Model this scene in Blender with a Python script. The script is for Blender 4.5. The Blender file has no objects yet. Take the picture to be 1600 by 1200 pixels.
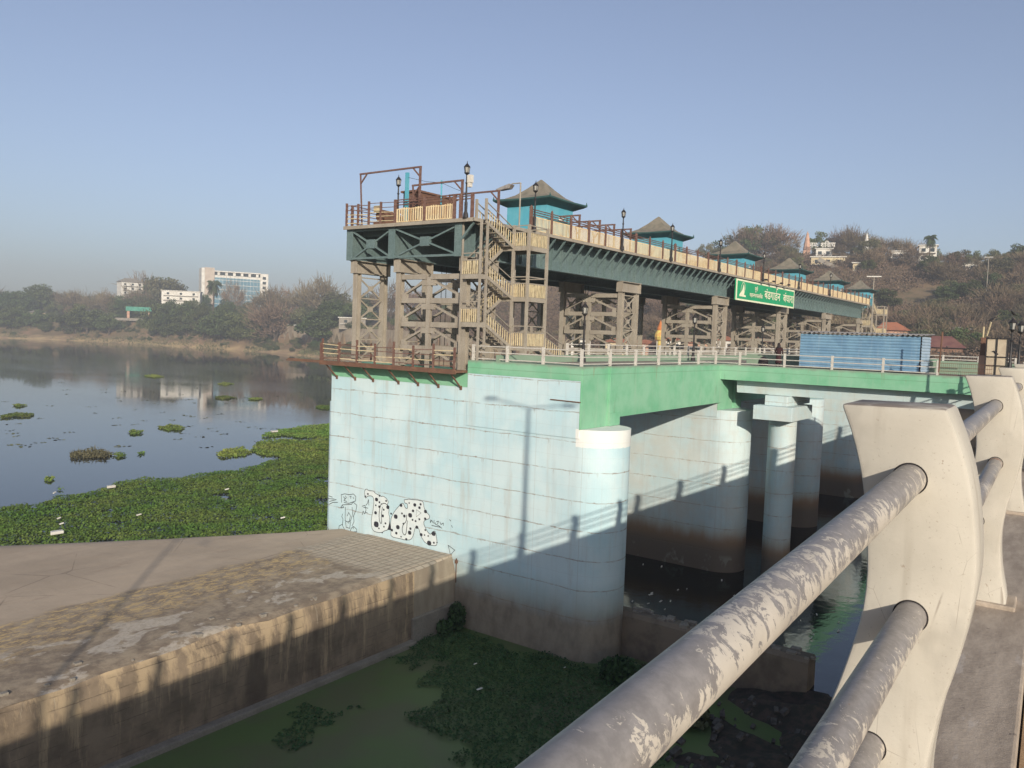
import bpy, bmesh, math, random
import numpy as np
from mathutils import Vector, Matrix
random.seed(7); rng = np.random.default_rng(7)
S = bpy.context.scene
C = S.collection
R = math.radians

# ------------------------------------------------------------------ camera
# world axes: X runs along the barrage, Y upstream, Z up; z = 0 is the walkway level
FPX, CXP, CYP = 1266.4, 800.0, 600.0
def _n(v):
    v = np.array(v, float); return v / np.linalg.norm(v)
_X = _n([920, 44, FPX]); _Y = np.array([-1750, 140, FPX]); _Y = _n(_Y - _X * (_Y @ _X))
_Z = np.cross(_X, _Y); _Z = _Z if _Z[1] > 0 else -_Z
RM = np.array([_X, _Y, _Z])
EYE = np.array([0.0, 0.0, 1.6])
def ray(px, py): return RM @ _n([px - CXP, CYP - py, FPX])
def on(px, py, ax, val):
    d = ray(px, py); t = (val - EYE[ax]) / d[ax]; return EYE + t * d
def polar(px, D):                      # ground-plan point at azimuth of photo column px, distance D
    d = RM @ np.array([(px - CXP) / FPX, 0.02 * (px - CXP) / FPX, 1.0])
    a = math.atan2(d[1], d[0]); return D * math.cos(a), D * math.sin(a)
def zat(px, py, D):
    d = ray(px, py); return 1.6 + D * d[2] / math.hypot(d[0], d[1])
FWD = RM @ np.array([0, 0, 1.0]); AZ0 = math.atan2(FWD[1], FWD[0])

cam_d = bpy.data.cameras.new("camera"); cam = bpy.data.objects.new("camera", cam_d); C.objects.link(cam)
rt, up, bk = RM @ [1, 0, 0], RM @ [0, 1, 0], -FWD
M = Matrix(((rt[0], up[0], bk[0], EYE[0]), (rt[1], up[1], bk[1], EYE[1]), (rt[2], up[2], bk[2], EYE[2]), (0, 0, 0, 1)))
cam.matrix_world = M
cam_d.sensor_width = 36; cam_d.lens = FPX / 1600 * 36; cam_d.clip_start = 0.05; cam_d.clip_end = 9000
S.camera = cam

# ------------------------------------------------------------------ light
SUN = Vector((1.0, 1.03, -0.455)).normalized()
EL = math.asin(-SUN.z); AZS = math.atan2(-SUN.x, -SUN.y)
W = bpy.data.worlds.new("World"); S.world = W; W.use_nodes = True
wn = W.node_tree.nodes; wl = W.node_tree.links
sky = wn.new("ShaderNodeTexSky"); sky.sky_type = 'NISHITA'; sky.sun_disc = False
sky.sun_elevation = EL; sky.sun_rotation = AZS
sky.air_density = 1.0; sky.dust_density = 2.0; sky.ozone_density = 4.0; sky.altitude = 300
wn["Background"].inputs[1].default_value = 0.135
hsv = wn.new("ShaderNodeHueSaturation"); hsv.inputs["Saturation"].default_value = .76; hsv.inputs["Hue"].default_value = .504
tnt = wn.new("ShaderNodeMix"); tnt.data_type = 'RGBA'; tnt.blend_type = 'MULTIPLY'; tnt.inputs[0].default_value = 1; tnt.inputs[7].default_value = (.91, .895, .905, 1)   # dusty air
wl.new(sky.outputs[0], hsv.inputs["Color"]); wl.new(hsv.outputs[0], tnt.inputs[6]); wl.new(tnt.outputs[2], wn["Background"].inputs[0])
sl = bpy.data.lights.new("sun", 'SUN'); sl.energy = 5.0; sl.angle = R(0.5); sl.color = (1.0, 0.91, 0.76)
so = bpy.data.objects.new("sun", sl); C.objects.link(so); so.rotation_euler = SUN.to_track_quat('-Z', 'Y').to_euler()
so.location = (-40, -40, 60)
S.view_settings.view_transform = 'Standard'; S.view_settings.look = 'None'; S.view_settings.exposure = 0.2
S.view_settings.gamma = 1
HAZE = 0.00068
S.cycles.volume_bounces = 0; S.cycles.max_bounces = 6; S.cycles.transparent_max_bounces = 8

# ------------------------------------------------------------------ helpers
ORG = {}
def tag(o, label=None, cat=None, group=None, kind=None):
    if label: o["label"] = label
    if cat: o["category"] = cat
    if group: o["group"] = group
    if kind: o["kind"] = kind
    return o
def thing(name, label, cat, loc=(0, 0, 0), group=None):
    o = bpy.data.objects.new(name, None); C.objects.link(o); o.location = loc; o.empty_display_size = .3
    ORG[o.name] = np.array(loc, float)
    return tag(o, label, cat, group)
def link_mesh(name, me, mat, parent=None, org=None):
    o = bpy.data.objects.new(name, me); C.objects.link(o)
    for m in (mat if isinstance(mat, (list, tuple)) else [mat]): me.materials.append(m)
    if parent is not None:
        o.parent = parent; ORG[o.name] = ORG[parent.name]
    else:
        ORG[o.name] = np.zeros(3) if org is None else np.array(org, float)
        o.location = tuple(ORG[o.name])
    return o
class MB:
    def __init__(s): s.v = []; s.f = []
    def add(s, vs, fs):
        b = len(s.v); s.v += [tuple(map(float, p)) for p in vs]; s.f += [tuple(b + i for i in f) for f in fs]; return s
    def box(s, x0, x1, y0, y1, z0, z1):
        return s.add([(x0,y0,z0),(x1,y0,z0),(x1,y1,z0),(x0,y1,z0),(x0,y0,z1),(x1,y0,z1),(x1,y1,z1),(x0,y1,z1)],
                     [(0,3,2,1),(4,5,6,7),(0,1,5,4),(1,2,6,5),(2,3,7,6),(3,0,4,7)])
    def beam(s, p, q, w, h, upv=(0, 0, 1)):
        p = Vector(p); q = Vector(q); d = (q - p).normalized(); u = Vector(upv)
        if abs(d.dot(u)) > .98: u = Vector((0, 1, 0)) if abs(d.y) < .9 else Vector((1, 0, 0))
        r = d.cross(u).normalized(); u = r.cross(d).normalized(); vs = []
        for c in (p, q):
            for a, b in ((-1,-1),(1,-1),(1,1),(-1,1)): vs.append(c + r * (a*w/2) + u * (b*h/2))
        return s.add(vs, [(0,3,2,1),(4,5,6,7),(0,1,5,4),(1,2,6,5),(2,3,7,6),(3,0,4,7)])
    def tube(s, p, q, r0, r1=None, n=10):
        r1 = r0 if r1 is None else r1
        p = Vector(p); q = Vector(q); d = (q - p).normalized(); u = Vector((0, 0, 1)) if abs(d.z) < .9 else Vector((1, 0, 0))
        a = d.cross(u).normalized(); b = a.cross(d).normalized(); vs = []
        for c, r in ((p, r0), (q, r1)):
            for i in range(n):
                t = 2*math.pi*i/n; vs.append(c + a*(r*math.cos(t)) + b*(r*math.sin(t)))
        fs = [(i, (i+1) % n, n+(i+1) % n, n+i) for i in range(n)] + [tuple(range(n))[::-1], tuple(range(n, 2*n))]
        return s.add(vs, fs)
    def prism(s, pts, ax, a0, a1):        # pts in the two other axes (in order)
        n = len(pts)
        def mk(p, a):
            if ax == 2: return (p[0], p[1], a)
            if ax == 0: return (a, p[0], p[1])
            return (p[0], a, p[1])
        vs = [mk(p, a0) for p in pts] + [mk(p, a1) for p in pts]
        fs = [(i, (i+1) % n, n+(i+1) % n, n+i) for i in range(n)] + [tuple(range(n))[::-1], tuple(range(n, 2*n))]
        return s.add(vs, fs)
    def lathe(s, c, prof, n=12):
        vs = []; fs = []
        for r, z in prof:
            for i in range(n):
                t = 2*math.pi*i/n; vs.append((c[0]+r*math.cos(t), c[1]+r*math.sin(t), c[2]+z))
        for k in range(len(prof)-1):
            for i in range(n): fs.append((k*n+i, k*n+(i+1) % n, (k+1)*n+(i+1) % n, (k+1)*n+i))
        fs += [tuple(range(n))[::-1], tuple(range((len(prof)-1)*n, len(prof)*n))]
        return s.add(vs, fs)
    def build(s, name, mat, parent=None, smooth=False, bevel=0, org=None):
        o0 = ORG[parent.name] if parent is not None else (np.zeros(3) if org is None else np.array(org, float))
        me = bpy.data.meshes.new(name)
        me.from_pydata([tuple(np.array(p) - o0) for p in s.v], [], s.f)
        bm = bmesh.new(); bm.from_mesh(me); bmesh.ops.recalc_face_normals(bm, faces=bm.faces)
        if bevel: bmesh.ops.bevel(bm, geom=[e for e in bm.edges if len(e.link_faces) == 2 and e.calc_face_angle(0) > R(35)], offset=bevel, segments=2, affect='EDGES', profile=.5)
        bm.to_mesh(me); bm.free()
        if smooth:
            me.polygons.foreach_set("use_smooth", [True] * len(me.polygons)); me.set_sharp_from_angle(angle=R(24))
        return link_mesh(name, me, mat, parent, org)
def quads_mesh(name, V):
    n = len(V) // 4; me = bpy.data.meshes.new(name)
    me.vertices.add(len(V)); me.vertices.foreach_set("co", np.asarray(V, np.float32).ravel())
    me.loops.add(4*n); me.loops.foreach_set("vertex_index", np.arange(4*n, dtype=np.int32))
    me.polygons.add(n); me.polygons.foreach_set("loop_start", np.arange(0, 4*n, 4, dtype=np.int32))
    me.polygons.foreach_set("loop_total", np.full(n, 4, np.int32))
    me.update(); me.validate(); return me
def copy_tree(root, delta, label=None, mats=None):
    r = root.copy(); C.objects.link(r); r.location = Vector(root.location) + Vector(delta)
    ORG[r.name] = ORG[root.name] + np.array(delta, float)
    if label: r["label"] = label
    for ch in list(root.children):
        c = ch.copy(); C.objects.link(c); c.parent = r; ORG[c.name] = ORG[r.name]
        for g in list(ch.children):
            d = g.copy(); C.objects.link(d); d.parent = c; ORG[d.name] = ORG[r.name]
    return r
ORD = ["first", "second", "third", "fourth", "fifth", "sixth", "seventh", "eighth", "ninth", "tenth", "eleventh", "twelfth"]

# ------------------------------------------------------------------ materials
class NT:
    def __init__(s, name):
        s.m = bpy.data.materials.new(name); s.m.use_nodes = True; s.t = s.m.node_tree; s.p = s.t.nodes["Principled BSDF"]
        s.geo = None
    def node(s, typ, **k):
        n = s.t.nodes.new(typ)
        for a, b in k.items(): setattr(n, a, b)
        return n
    def set(s, sock, v):
        if hasattr(v, "is_output") or isinstance(v, bpy.types.NodeSocket): s.t.links.new(v, sock)
        elif isinstance(v, (tuple, list)) and len(v) == 3 and sock.type == 'RGBA': sock.default_value = (*v, 1)
        else: sock.default_value = v
    def pos(s):
        if s.geo is None: s.geo = s.node("ShaderNodeNewGeometry")
        return s.geo.outputs["Position"]
    def obj(s): return s.node("ShaderNodeTexCoord").outputs["Object"]
    def xyz(s):
        n = s.node("ShaderNodeSeparateXYZ"); s.set(n.inputs[0], s.pos()); return n.outputs
    def math(s, op, a, b=0.0, c=0.0):
        n = s.node("ShaderNodeMath", operation=op); s.set(n.inputs[0], a); s.set(n.inputs[1], b); s.set(n.inputs[2], c); return n.outputs[0]
    def scale(s, vec, sc):
        n = s.node("ShaderNodeVectorMath", operation='MULTIPLY'); s.set(n.inputs[0], vec); n.inputs[1].default_value = sc; return n.outputs[0]
    def noise(s, sc, vec=None, detail=5, rough=.6, dist=0):
        n = s.node("ShaderNodeTexNoise"); s.set(n.inputs["Vector"], vec if vec is not None else s.pos())
        n.inputs["Scale"].default_value = sc; n.inputs["Detail"].default_value = detail; n.inputs["Roughness"].default_value = rough
        n.inputs["Distortion"].default_value = dist; return n.outputs[0]
    def vor(s, sc, vec=None, feature='F1'):
        n = s.node("ShaderNodeTexVoronoi", feature=feature); s.set(n.inputs["Vector"], vec if vec is not None else s.pos())
        n.inputs["Scale"].default_value = sc; return n.outputs[0]
    def step(s, v, a, b):
        n = s.node("ShaderNodeMapRange"); n.interpolation_type = 'SMOOTHSTEP'
        s.set(n.inputs[0], v); s.set(n.inputs[1], a); s.set(n.inputs[2], b); return n.outputs[0]
    def mix(s, f, a, b):
        n = s.node("ShaderNodeMix", data_type='RGBA'); s.set(n.inputs[0], f); s.set(n.inputs[6], a); s.set(n.inputs[7], b); return n.outputs[2]
    def bump(s, h, strength=.3, dist=.05):
        n = s.node("ShaderNodeBump"); n.inputs["Strength"].default_value = strength; n.inputs["Distance"].default_value = dist
        s.set(n.inputs["Height"], h); s.t.links.new(n.outputs[0], s.p.inputs["Normal"])
    def done(s, col, rough=.8, metal=0.0, spec=.3):
        s.set(s.p.inputs["Base Color"], col); s.set(s.p.inputs["Roughness"], rough); s.p.inputs["Metallic"].default_value = metal
        s.p.inputs["Specular IOR Level"].default_value = spec
        return s.m
def simple(name, c, c2=None, sc=1.5, rough=.75, lo=.4, hi=.65, streak=None, metal=0, bump=0, local=False, fine=0):
    n = NT(name); col = c; v = n.obj() if local else n.pos()
    if c2 is not None: col = n.mix(n.step(n.noise(sc, v), lo, hi), c, c2)
    if streak is not None:
        f = n.step(n.noise(1.0, n.scale(v, (streak[1], streak[1], streak[1]*.08)), 4), .5, .72)
        col = n.mix(n.math('MULTIPLY', f, streak[2]), col, streak[0])
    if fine: col = n.mix(n.step(n.noise(fine, v, 6, .7), .35, .7), col, tuple(x*.72 for x in c))
    if bump: n.bump(n.noise(sc*8, v), bump, .03)
    return n.done(col, rough, metal)

def pier_paint():
    n = NT("pier_paint"); x, y, z = n.xyz()
    big = n.noise(.35); col = n.mix(n.step(big, .35, .65), (.44, .612, .66), (.56, .675, .695))
    panel = n.vor(1.0, n.scale(n.pos(), (.25, .25, .61)), 'F1'); col = n.mix(n.math('MULTIPLY', n.step(panel, .2, .8), .25), col, (.47, .57, .60))
    # weathering runs
    run = n.step(n.noise(1.0, n.scale(n.pos(), (2.2, 2.2, .13)), 5, .65), .5, .75)
    col = n.mix(n.math('MULTIPLY', run, .42), col, (.42, .45, .44))
    runb = n.step(n.noise(1.0, n.scale(n.pos(), (.9, .9, .1)), 5, .65), .55, .72)
    col = n.mix(n.math('MULTIPLY', runb, .42), col, (.42, .38, .32))
    # formwork lines: horizontal lift joints, wobbling
    wob = n.math('MULTIPLY', n.math('SUBTRACT', n.noise(.5, n.pos(), 3), .5), .22)
    zz = n.math('ADD', z, wob); ph = n.math('FRACT', n.math('DIVIDE', n.math('ADD', zz, 36.0375), 1.635))
    d = n.math('ABSOLUTE', n.math('SUBTRACT', ph, .5))
    line = n.math('SUBTRACT', 1.0, n.step(n.math('SUBTRACT', d, n.math('MULTIPLY', n.step(n.noise(2.3, n.pos(), 6, .7), .5, .68), .025)), .0, .026)); brk = n.step(n.noise(1.3, n.pos(), 6, .75), .32, .6)
    line = n.math('MULTIPLY', line, brk)
    # short drips hanging from joints
    drip = n.math('MULTIPLY', n.step(n.math('SUBTRACT', .5, ph), .0, .03), n.step(n.math('SUBTRACT', ph, .5), -.22, -.02))
    drip = n.math('MULTIPLY', drip, n.step(n.noise(1.0, n.scale(n.pos(), (5, 5, .3)), 2), .6, .72))
    col = n.mix(n.math('MULTIPLY', line, .85), col, (.25, .19, .15)); col = n.mix(n.math('MULTIPLY', drip, .5), col, (.3, .29, .26))
    # secondary faint mid joint + vertical joints
    ph2 = n.math('ABSOLUTE', n.math('SUBTRACT', n.math('FRACT', n.math('DIVIDE', n.math('ADD', zz, 36.86), 1.635)), .5))
    col = n.mix(n.math('MULTIPLY', n.math('SUBTRACT', 1.0, n.step(ph2, 0, .012)), .25), col, (.36, .38, .38))
    pv = n.math('ABSOLUTE', n.math('SUBTRACT', n.math('FRACT', n.math('DIVIDE', n.math('ADD', y, 40.0), 3.05)), .5))
    col = n.mix(n.math('MULTIPLY', n.math('SUBTRACT', 1.0, n.step(pv, 0, .010)), .35), col, (.33, .31, .28))
    # barrage piers farther off wear more cream grime
    far = n.step(x, 44, 58); col = n.mix(n.math('MULTIPLY', far, n.math('ADD', .18, n.math('MULTIPLY', n.step(n.noise(.5), .4, .65), .35))), col, (.52, .49, .43))
    # white cap band on the downstream nose
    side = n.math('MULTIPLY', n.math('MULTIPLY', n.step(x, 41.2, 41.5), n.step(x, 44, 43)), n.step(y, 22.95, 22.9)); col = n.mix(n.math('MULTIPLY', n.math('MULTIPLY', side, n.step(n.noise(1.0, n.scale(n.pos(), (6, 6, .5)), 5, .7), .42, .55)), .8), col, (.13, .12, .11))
    cap = n.math('MULTIPLY', n.math('MULTIPLY', n.math('MULTIPLY', n.step(y, 22.98, 22.94), n.step(z, -3.40, -3.43)), n.step(x, 46, 45)), n.step(n.math('ADD', z, n.math('MULTIPLY', n.noise(3.0), .14)), -4.36, -4.30))
    col = n.mix(n.math('MULTIPLY', cap, .85), col, (.78, .76, .71))
    # flood stain
    nz = n.noise(.8, n.scale(n.pos(), (1, 1, .25)), 6, .65); hz = n.math('ADD', z, n.math('MULTIPLY', n.math('SUBTRACT', nz, .5), 1.3))
    far2 = n.step(x, 44, 50); st = n.step(hz, n.math('SUBTRACT', -12.85, n.math('MULTIPLY', far2, -.75)), n.math('SUBTRACT', -14.5, n.math('MULTIPLY', far2, -1.0))); brown = n.mix(n.step(n.noise(1.4, n.scale(n.pos(), (1, 1, .6))), .35, .7), (.30, .245, .18), (.20, .158, .115))
    ob = n.mix(n.step(z, -12.4, -14.3), (.34, .20, .10), (.15, .11, .08)); brown = n.mix(far2, brown, ob); gst = n.step(hz, -11.6, -13.2); col = n.mix(n.math('MULTIPLY', gst, .45), col, (.36, .36, .29))
    col = n.mix(n.math('MULTIPLY', st, .93), col, brown)
    pale = n.math('MULTIPLY', n.step(n.noise(.7, n.scale(n.pos(), (1, 1, .9)), 5), .58, .64), n.math('MULTIPLY', n.step(z, -14.2, -14.6), n.step(x, 50, 55)))
    col = n.mix(n.math('MULTIPLY', pale, .55), col, (.30, .32, .26))
    n.bump(n.math('SUBTRACT', n.noise(2.5, n.pos(), 6), n.math('MULTIPLY', line, .6)), .25, .05)
    return n.done(col, .82)
def green_paint():
    n = NT("green_paint"); x, y, z = n.xyz()
    col = n.mix(n.step(n.noise(.6), .35, .65), (.15, .40, .235), (.22, .455, .295))
    run = n.step(n.noise(1.0, n.scale(n.pos(), (3, 3, .12)), 5, .7), .52, .72); col = n.mix(n.math('MULTIPLY', run, .5), col, (.30, .42, .30))
    stn = n.step(n.noise(1.0, n.scale(n.pos(), (1.3, 1.3, .25)), 6, .75), .60, .72); col = n.mix(n.math('MULTIPLY', stn, .75), col, (.13, .20, .13)); pt = n.step(n.vor(.55, n.scale(n.pos(), (1, 1, 1.6))), .25, .9); col = n.mix(n.math('MULTIPLY', pt, .35), col, (.27, .47, .33)); hl = n.math('ABSOLUTE', n.math('ADD', z, n.math('ADD', .42, n.math('MULTIPLY', n.noise(1.2), .05)))); col = n.mix(n.math('MULTIPLY', n.math('SUBTRACT', 1, n.step(hl, .0, .03)), .55), col, (.10, .18, .11)); rs = n.math('MULTIPLY', n.step(n.noise(1.0, n.scale(n.pos(), (1.7, 1.7, .2)), 4, .6), .64, .7), n.step(z, -1.2, -.1)); col = n.mix(n.math('MULTIPLY', rs, .6), col, (.25, .17, .10))
    top = n.math('MULTIPLY', n.step(n.math('ADD', z, n.math('MULTIPLY', n.noise(2.0), .3)), -.05, .16), .75); col = n.mix(top, col, (.22, .24, .19))
    n.bump(n.noise(4), .15, .03); return n.done(col, .7)
def peel_paint(name, a, b, rust):
    n = NT(name); v = n.pos()
    g = n.node("ShaderNodeNewGeometry"); sp = n.node("ShaderNodeSeparateXYZ"); n.set(sp.inputs[0], g.outputs["Normal"])
    p = n.math('ADD', n.math('MULTIPLY', n.noise(44, n.scale(v, (.8, .62, .62)), 9, .74, .9), .66), n.math('MULTIPLY', n.noise(3.4, v, 5), .39)); p = n.math('SUBTRACT', p, n.math('MULTIPLY', sp.outputs[2], .06)); f = n.step(p, .512, .528)
    sub = n.noise(40, v, 5, .7); bare = n.mix(n.step(sub, .35, .7), b, tuple(x*1.35 for x in b))
    paint = n.mix(n.step(n.noise(5, v), .4, .65), a, tuple(x*.8 for x in a)); paint = n.mix(n.math('MULTIPLY', n.step(n.noise(60, v, 4), .62, .7), .6), paint, tuple(x*.55 for x in a))
    col = n.mix(f, bare, paint)
    xs_ = n.xyz(); r = n.math('MULTIPLY', n.step(n.noise(4.2, v, 6, .62), .585, .605), n.step(xs_[2], 1.12, 1.04)); col = n.mix(n.math('MULTIPLY', r, .85), col, rust)
    n.bump(n.math('ADD', f, n.math('MULTIPLY', sub, .3)), .25, .004)
    return n.done(col, n.mix(f, (.42, .42, .42), (.5, .5, .5)), 0, .4)
def post_paint():
    n = NT("cream_post_paint"); v = n.pos(); x, y, z = n.xyz()
    col = n.mix(n.step(n.noise(3, v), .3, .7), (.43, .395, .335), (.515, .475, .405))
    col = n.mix(n.math('MULTIPLY', n.step(n.noise(16, v, 6, .7), .55, .75), .35), col, (.44, .39, .32))
    spots = n.step(n.noise(48, v, 3, .5), .685, .73); col = n.mix(n.math('MULTIPLY', n.math('MULTIPLY', spots, n.step(n.noise(4, v), .45, .6)), .75), col, (.24, .17, .12))
    sm = n.step(n.noise(4.5, n.scale(v, (1, 1, .6)), 4), .56, .76); col = n.mix(n.math('MULTIPLY', sm, .6), col, (.30, .275, .24)); dr = n.step(n.noise(1.0, n.scale(v, (9, 9, 1.0)), 4, .6), .56, .72); col = n.mix(n.math('MULTIPLY', dr, .5), col, (.33, .29, .235)); fs = n.step(n.noise(130, v, 3, .6), .64, .72); col = n.mix(n.math('MULTIPLY', fs, .45), col, (.25, .2, .16)); ck = n.math('MULTIPLY', n.step(n.vor(7, n.scale(v, (1, 1, .7)), 'DISTANCE_TO_EDGE'), .006, .0), n.step(n.noise(3, v), .55, .62)); col = n.mix(n.math('MULTIPLY', ck, .6), col, (.2, .16, .13))
    nrm = n.node("ShaderNodeNewGeometry"); sp = n.node("ShaderNodeSeparateXYZ"); n.set(sp.inputs[0], nrm.outputs["Normal"])
    tp = n.math('MULTIPLY', n.step(sp.outputs[2], .6, .9), n.step(n.noise(14, v, 5), .25, .6)); col = n.mix(n.math('MULTIPLY', tp, .92), col, (.22, .18, .15))
    n.bump(n.noise(30, v, 6), .12, .01); return n.done(col, .75)
def weir_top():
    n = NT("weir_concrete"); x, y, z = n.xyz(); v = n.pos()
    wob = n.math('ADD', y, n.math('MULTIPLY', n.math('SUBTRACT', n.noise(.3), .5), 2.6))
    smooth = n.mix(n.step(n.noise(.25, n.scale(v, (.5, 1, 1)), 6), .35, .65), (.45, .355, .262), (.37, .292, .215))
    ckk = n.math('MULTIPLY', n.step(n.vor(.16, n.math('ADD', 0, 0) if False else v, 'DISTANCE_TO_EDGE'), .006, .001), n.step(n.noise(.3), .42, .6)); smooth = n.mix(n.math('MULTIPLY', ckk, .6), smooth, (.16, .12, .09))
    smooth = n.mix(n.math('MULTIPLY', n.step(n.noise(.9, n.scale(v, (.35, 1.4, 1)), 6, .7), .56, .68), .45), smooth, (.32, .235, .17))
    rough = n.mix(n.step(n.noise(1.2, v, 7, .7), .35, .62), (.36, .285, .20), (.21, .16, .115))
    gold = n.step(n.noise(2.6, n.scale(v, (.6, 1.2, 1)), 8, .8, .6), .50, .55); gold = n.math('MULTIPLY', gold, n.step(wob, 34.0, 37.0))
    rough = n.mix(n.math('MULTIPLY', gold, .9), rough, (.52, .37, .18))
    pale = n.step(n.noise(.33, n.scale(v, (1, 1.2, 1)), 7, .6, .4), .52, .56); pale = n.math('MULTIPLY', pale, n.step(wob, 36.4, 35.2))
    rough = n.mix(n.math('MULTIPLY', pale, .62), rough, n.mix(n.step(n.noise(5, v, 6), .4, .65), (.60, .53, .44), (.46, .395, .32)))
    # stone setts next to the pier
    fx = n.math('ABSOLUTE', n.math('SUBTRACT', n.math('FRACT', n.math('DIVIDE', x, .62)), .5)); fy = n.math('ABSOLUTE', n.math('SUBTRACT', n.math('FRACT', n.math('DIVIDE', y, .46)), .5))
    j = n.math('MAXIMUM', n.math('SUBTRACT', 1, n.step(fx, .02, .12)), n.math('SUBTRACT', 1, n.step(fy, .03, .17)))
    setts = n.mix(n.math('MULTIPLY', j, .45), n.mix(n.step(n.noise(2.2), .35, .65), (.42, .345, .26), (.48, .40, .305)), (.17, .135, .10))
    gx = n.step(n.math('ADD', x, n.math('MULTIPLY', n.noise(.5), 3)), 33.2, 34.3)
    rough = n.mix(gx, rough, setts)
    band = n.step(wob, 39.2, 39.9); col = n.mix(band, rough, smooth)
    h = n.mix(band, n.mix(gx, n.noise(2.5, v, 7, .7), n.math('SUBTRACT', 1, j)), n.noise(1, v, 3)); n.bump(h, .5, .08)
    return n.done(col, .9)
def weir_wall():
    n = NT("weir_masonry"); x, y, z = n.xyz(); v = n.pos()
    col = n.mix(n.step(n.noise(.7, v, 6), .35, .68), (.29, .22, .152), (.17, .128, .09))
    dr = n.noise(1.0, n.scale(v, (1.1, 1, .14)), 6, .7); dr = n.step(n.math('ADD', dr, n.math('MULTIPLY', n.step(z, -15.2, -12.2), .1)), .52, .66)
    col = n.mix(n.math('MULTIPLY', dr, .8), col, (.50, .375, .235))
    wh = n.math('MULTIPLY', n.step(n.noise(1.0, n.scale(v, (5, 1, .45)), 5, .7), .62, .7), n.step(n.noise(.35), .48, .58)); col = n.mix(n.math('MULTIPLY', wh, .55), col, (.5, .43, .32))
    dk = n.step(n.noise(1.0, n.scale(v, (.45, 1, .08)), 4, .6), .56, .66); col = n.mix(n.math('MULTIPLY', dk, .65), col, (.085, .064, .047))
    wz = n.math('ADD', z, n.math('MULTIPLY', n.noise(1.5), .1)); fz = n.math('ABSOLUTE', n.math('SUBTRACT', n.math('FRACT', n.math('DIVIDE', wz, .46)), .5))
    jt = n.math('MULTIPLY', n.math('SUBTRACT', 1, n.step(fz, 0, .05)), n.step(n.noise(1.1), .42, .6)); col = n.mix(n.math('MULTIPLY', jt, .55), col, (.07, .055, .04))
    newc = n.step(x, 34.05, 34.15); nc = n.mix(n.step(n.noise(.9, n.scale(v, (1, 1, .3)), 6), .35, .65), (.40, .335, .25), (.29, .235, .175)); col = n.mix(newc, col, nc)
    n.bump(n.math('SUBTRACT', n.noise(2, v, 7, .7), n.math('MULTIPLY', jt, .5)), .5, .08); return n.done(col, .9)
def ground_mat():
    n = NT("earth"); x, y, z = n.xyz(); v = n.pos()
    col = n.mix(n.step(n.noise(.03, v, 6, .65), .38, .62), (.225, .145, .085), (.155, .115, .062))
    col = n.mix(n.math('MULTIPLY', n.step(n.noise(.045, n.scale(v, (1, 1, 2)), 6, .7), .54, .66), .8), col, (.30, .175, .115))
    col = n.mix(n.math('MULTIPLY', n.step(n.noise(.16, v, 6, .7), .52, .66), .6), col, (.075, .075, .038))
    bank = n.step(n.math('ADD', z, n.math('MULTIPLY', n.noise(.1), 3)), -7.5, -10.2); col = n.mix(bank, col, n.mix(n.step(n.noise(.12, v, 6), .4, .62), (.46, .33, .17), (.34, .225, .13)))
    n.bump(n.noise(.5, v, 6), .5, .6); return n.done(col, .95)
def water(name, deep, rough, sc, strength, spec=.5, patch=None):
    n = NT(name); v = n.pos(); col = deep
    if patch: col = n.mix(n.step(n.noise(patch[1], v, 6, .6), patch[2], patch[3]), deep, patch[0])
    n.bump(n.noise(sc, n.scale(v, (1, 1, 1)), 4, .55), strength, .05)
    return n.done(col, rough, 0, spec)
def leaf_mat(name, a, b, c=None, sc=.6, trans=.0):
    n = NT(name); oi = n.node("ShaderNodeObjectInfo")
    col = n.mix(n.step(n.noise(sc, n.pos(), 4), .35, .65), a, b)
    g = n.node("ShaderNodeNewGeometry")
    col = n.mix(n.math('MULTIPLY', g.outputs["Random Per Island"], .55), col, c or tuple(x*.6 for x in b))
    hs = n.node("ShaderNodeHueSaturation"); n.set(hs.inputs["Value"], n.math('ADD', .72, n.math('MULTIPLY', oi.outputs["Random"], .6)))
    n.set(hs.inputs["Hue"], n.math('ADD', .475, n.math('MULTIPLY', n.math('FRACT', n.math('MULTIPLY', oi.outputs["Random"], 7.3)), .05)))
    n.set(hs.inputs["Color"], col)
    return n.done(hs.outputs[0], .75, 0, .15)

PIER = pier_paint(); GREEN = green_paint(); POST = post_paint()
RAILP = peel_paint("peeling_rail_paint", (.53, .475, .40), (.205, .188, .178), (.22, .085, .04))
WTOP = weir_top(); WWALL = weir_wall(); EARTH = ground_mat()
STEEL = simple("weathered_grey_paint", (.37, .325, .265), (.29, .25, .20), .9, .7, streak=((.17, .11, .07), 3, .45), fine=14)
TEAL = simple("teal_steel_paint", (.125, .18, .18), (.155, .21, .205), .8, .55, streak=((.10, .12, .11), 4, .5), fine=9)
BROWN = simple("maroon_rail_paint", (.150, .075, .058), (.23, .145, .11), 6, .6, fine=30)
YELLOW = simple("faded_yellow_paint", (.68, .55, .34), (.62, .45, .25), 2.2, .65, lo=.45, hi=.7, streak=((.32, .14, .05), 5, .55))
STAIRY = simple("pale_yellow_pales", (.60, .50, .31), (.50, .40, .25), 3, .65, streak=((.3, .18, .09), 6, .3))
HUTB = simple("turquoise_wall_paint", (.085, .335, .43), (.12, .37, .45), 1.2, .6, streak=((.10, .28, .34), 3, .35))
ROOF = simple("olive_roof_sheet", (.235, .205, .155), (.17, .155, .12), 1.5, .7, streak=((.14, .11, .08), 2, .3))
COVE = simple("dark_green_eaves", (.030, .082, .080), (.05, .11, .10), 2, .5)
BLACK = simple("black_cast_iron", (.018, .016, .017), (.035, .03, .03), 8, .45)
GLASSW = simple("frosted_lamp_glass", (.35, .34, .31), (.25, .24, .22), 5, .2)
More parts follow.
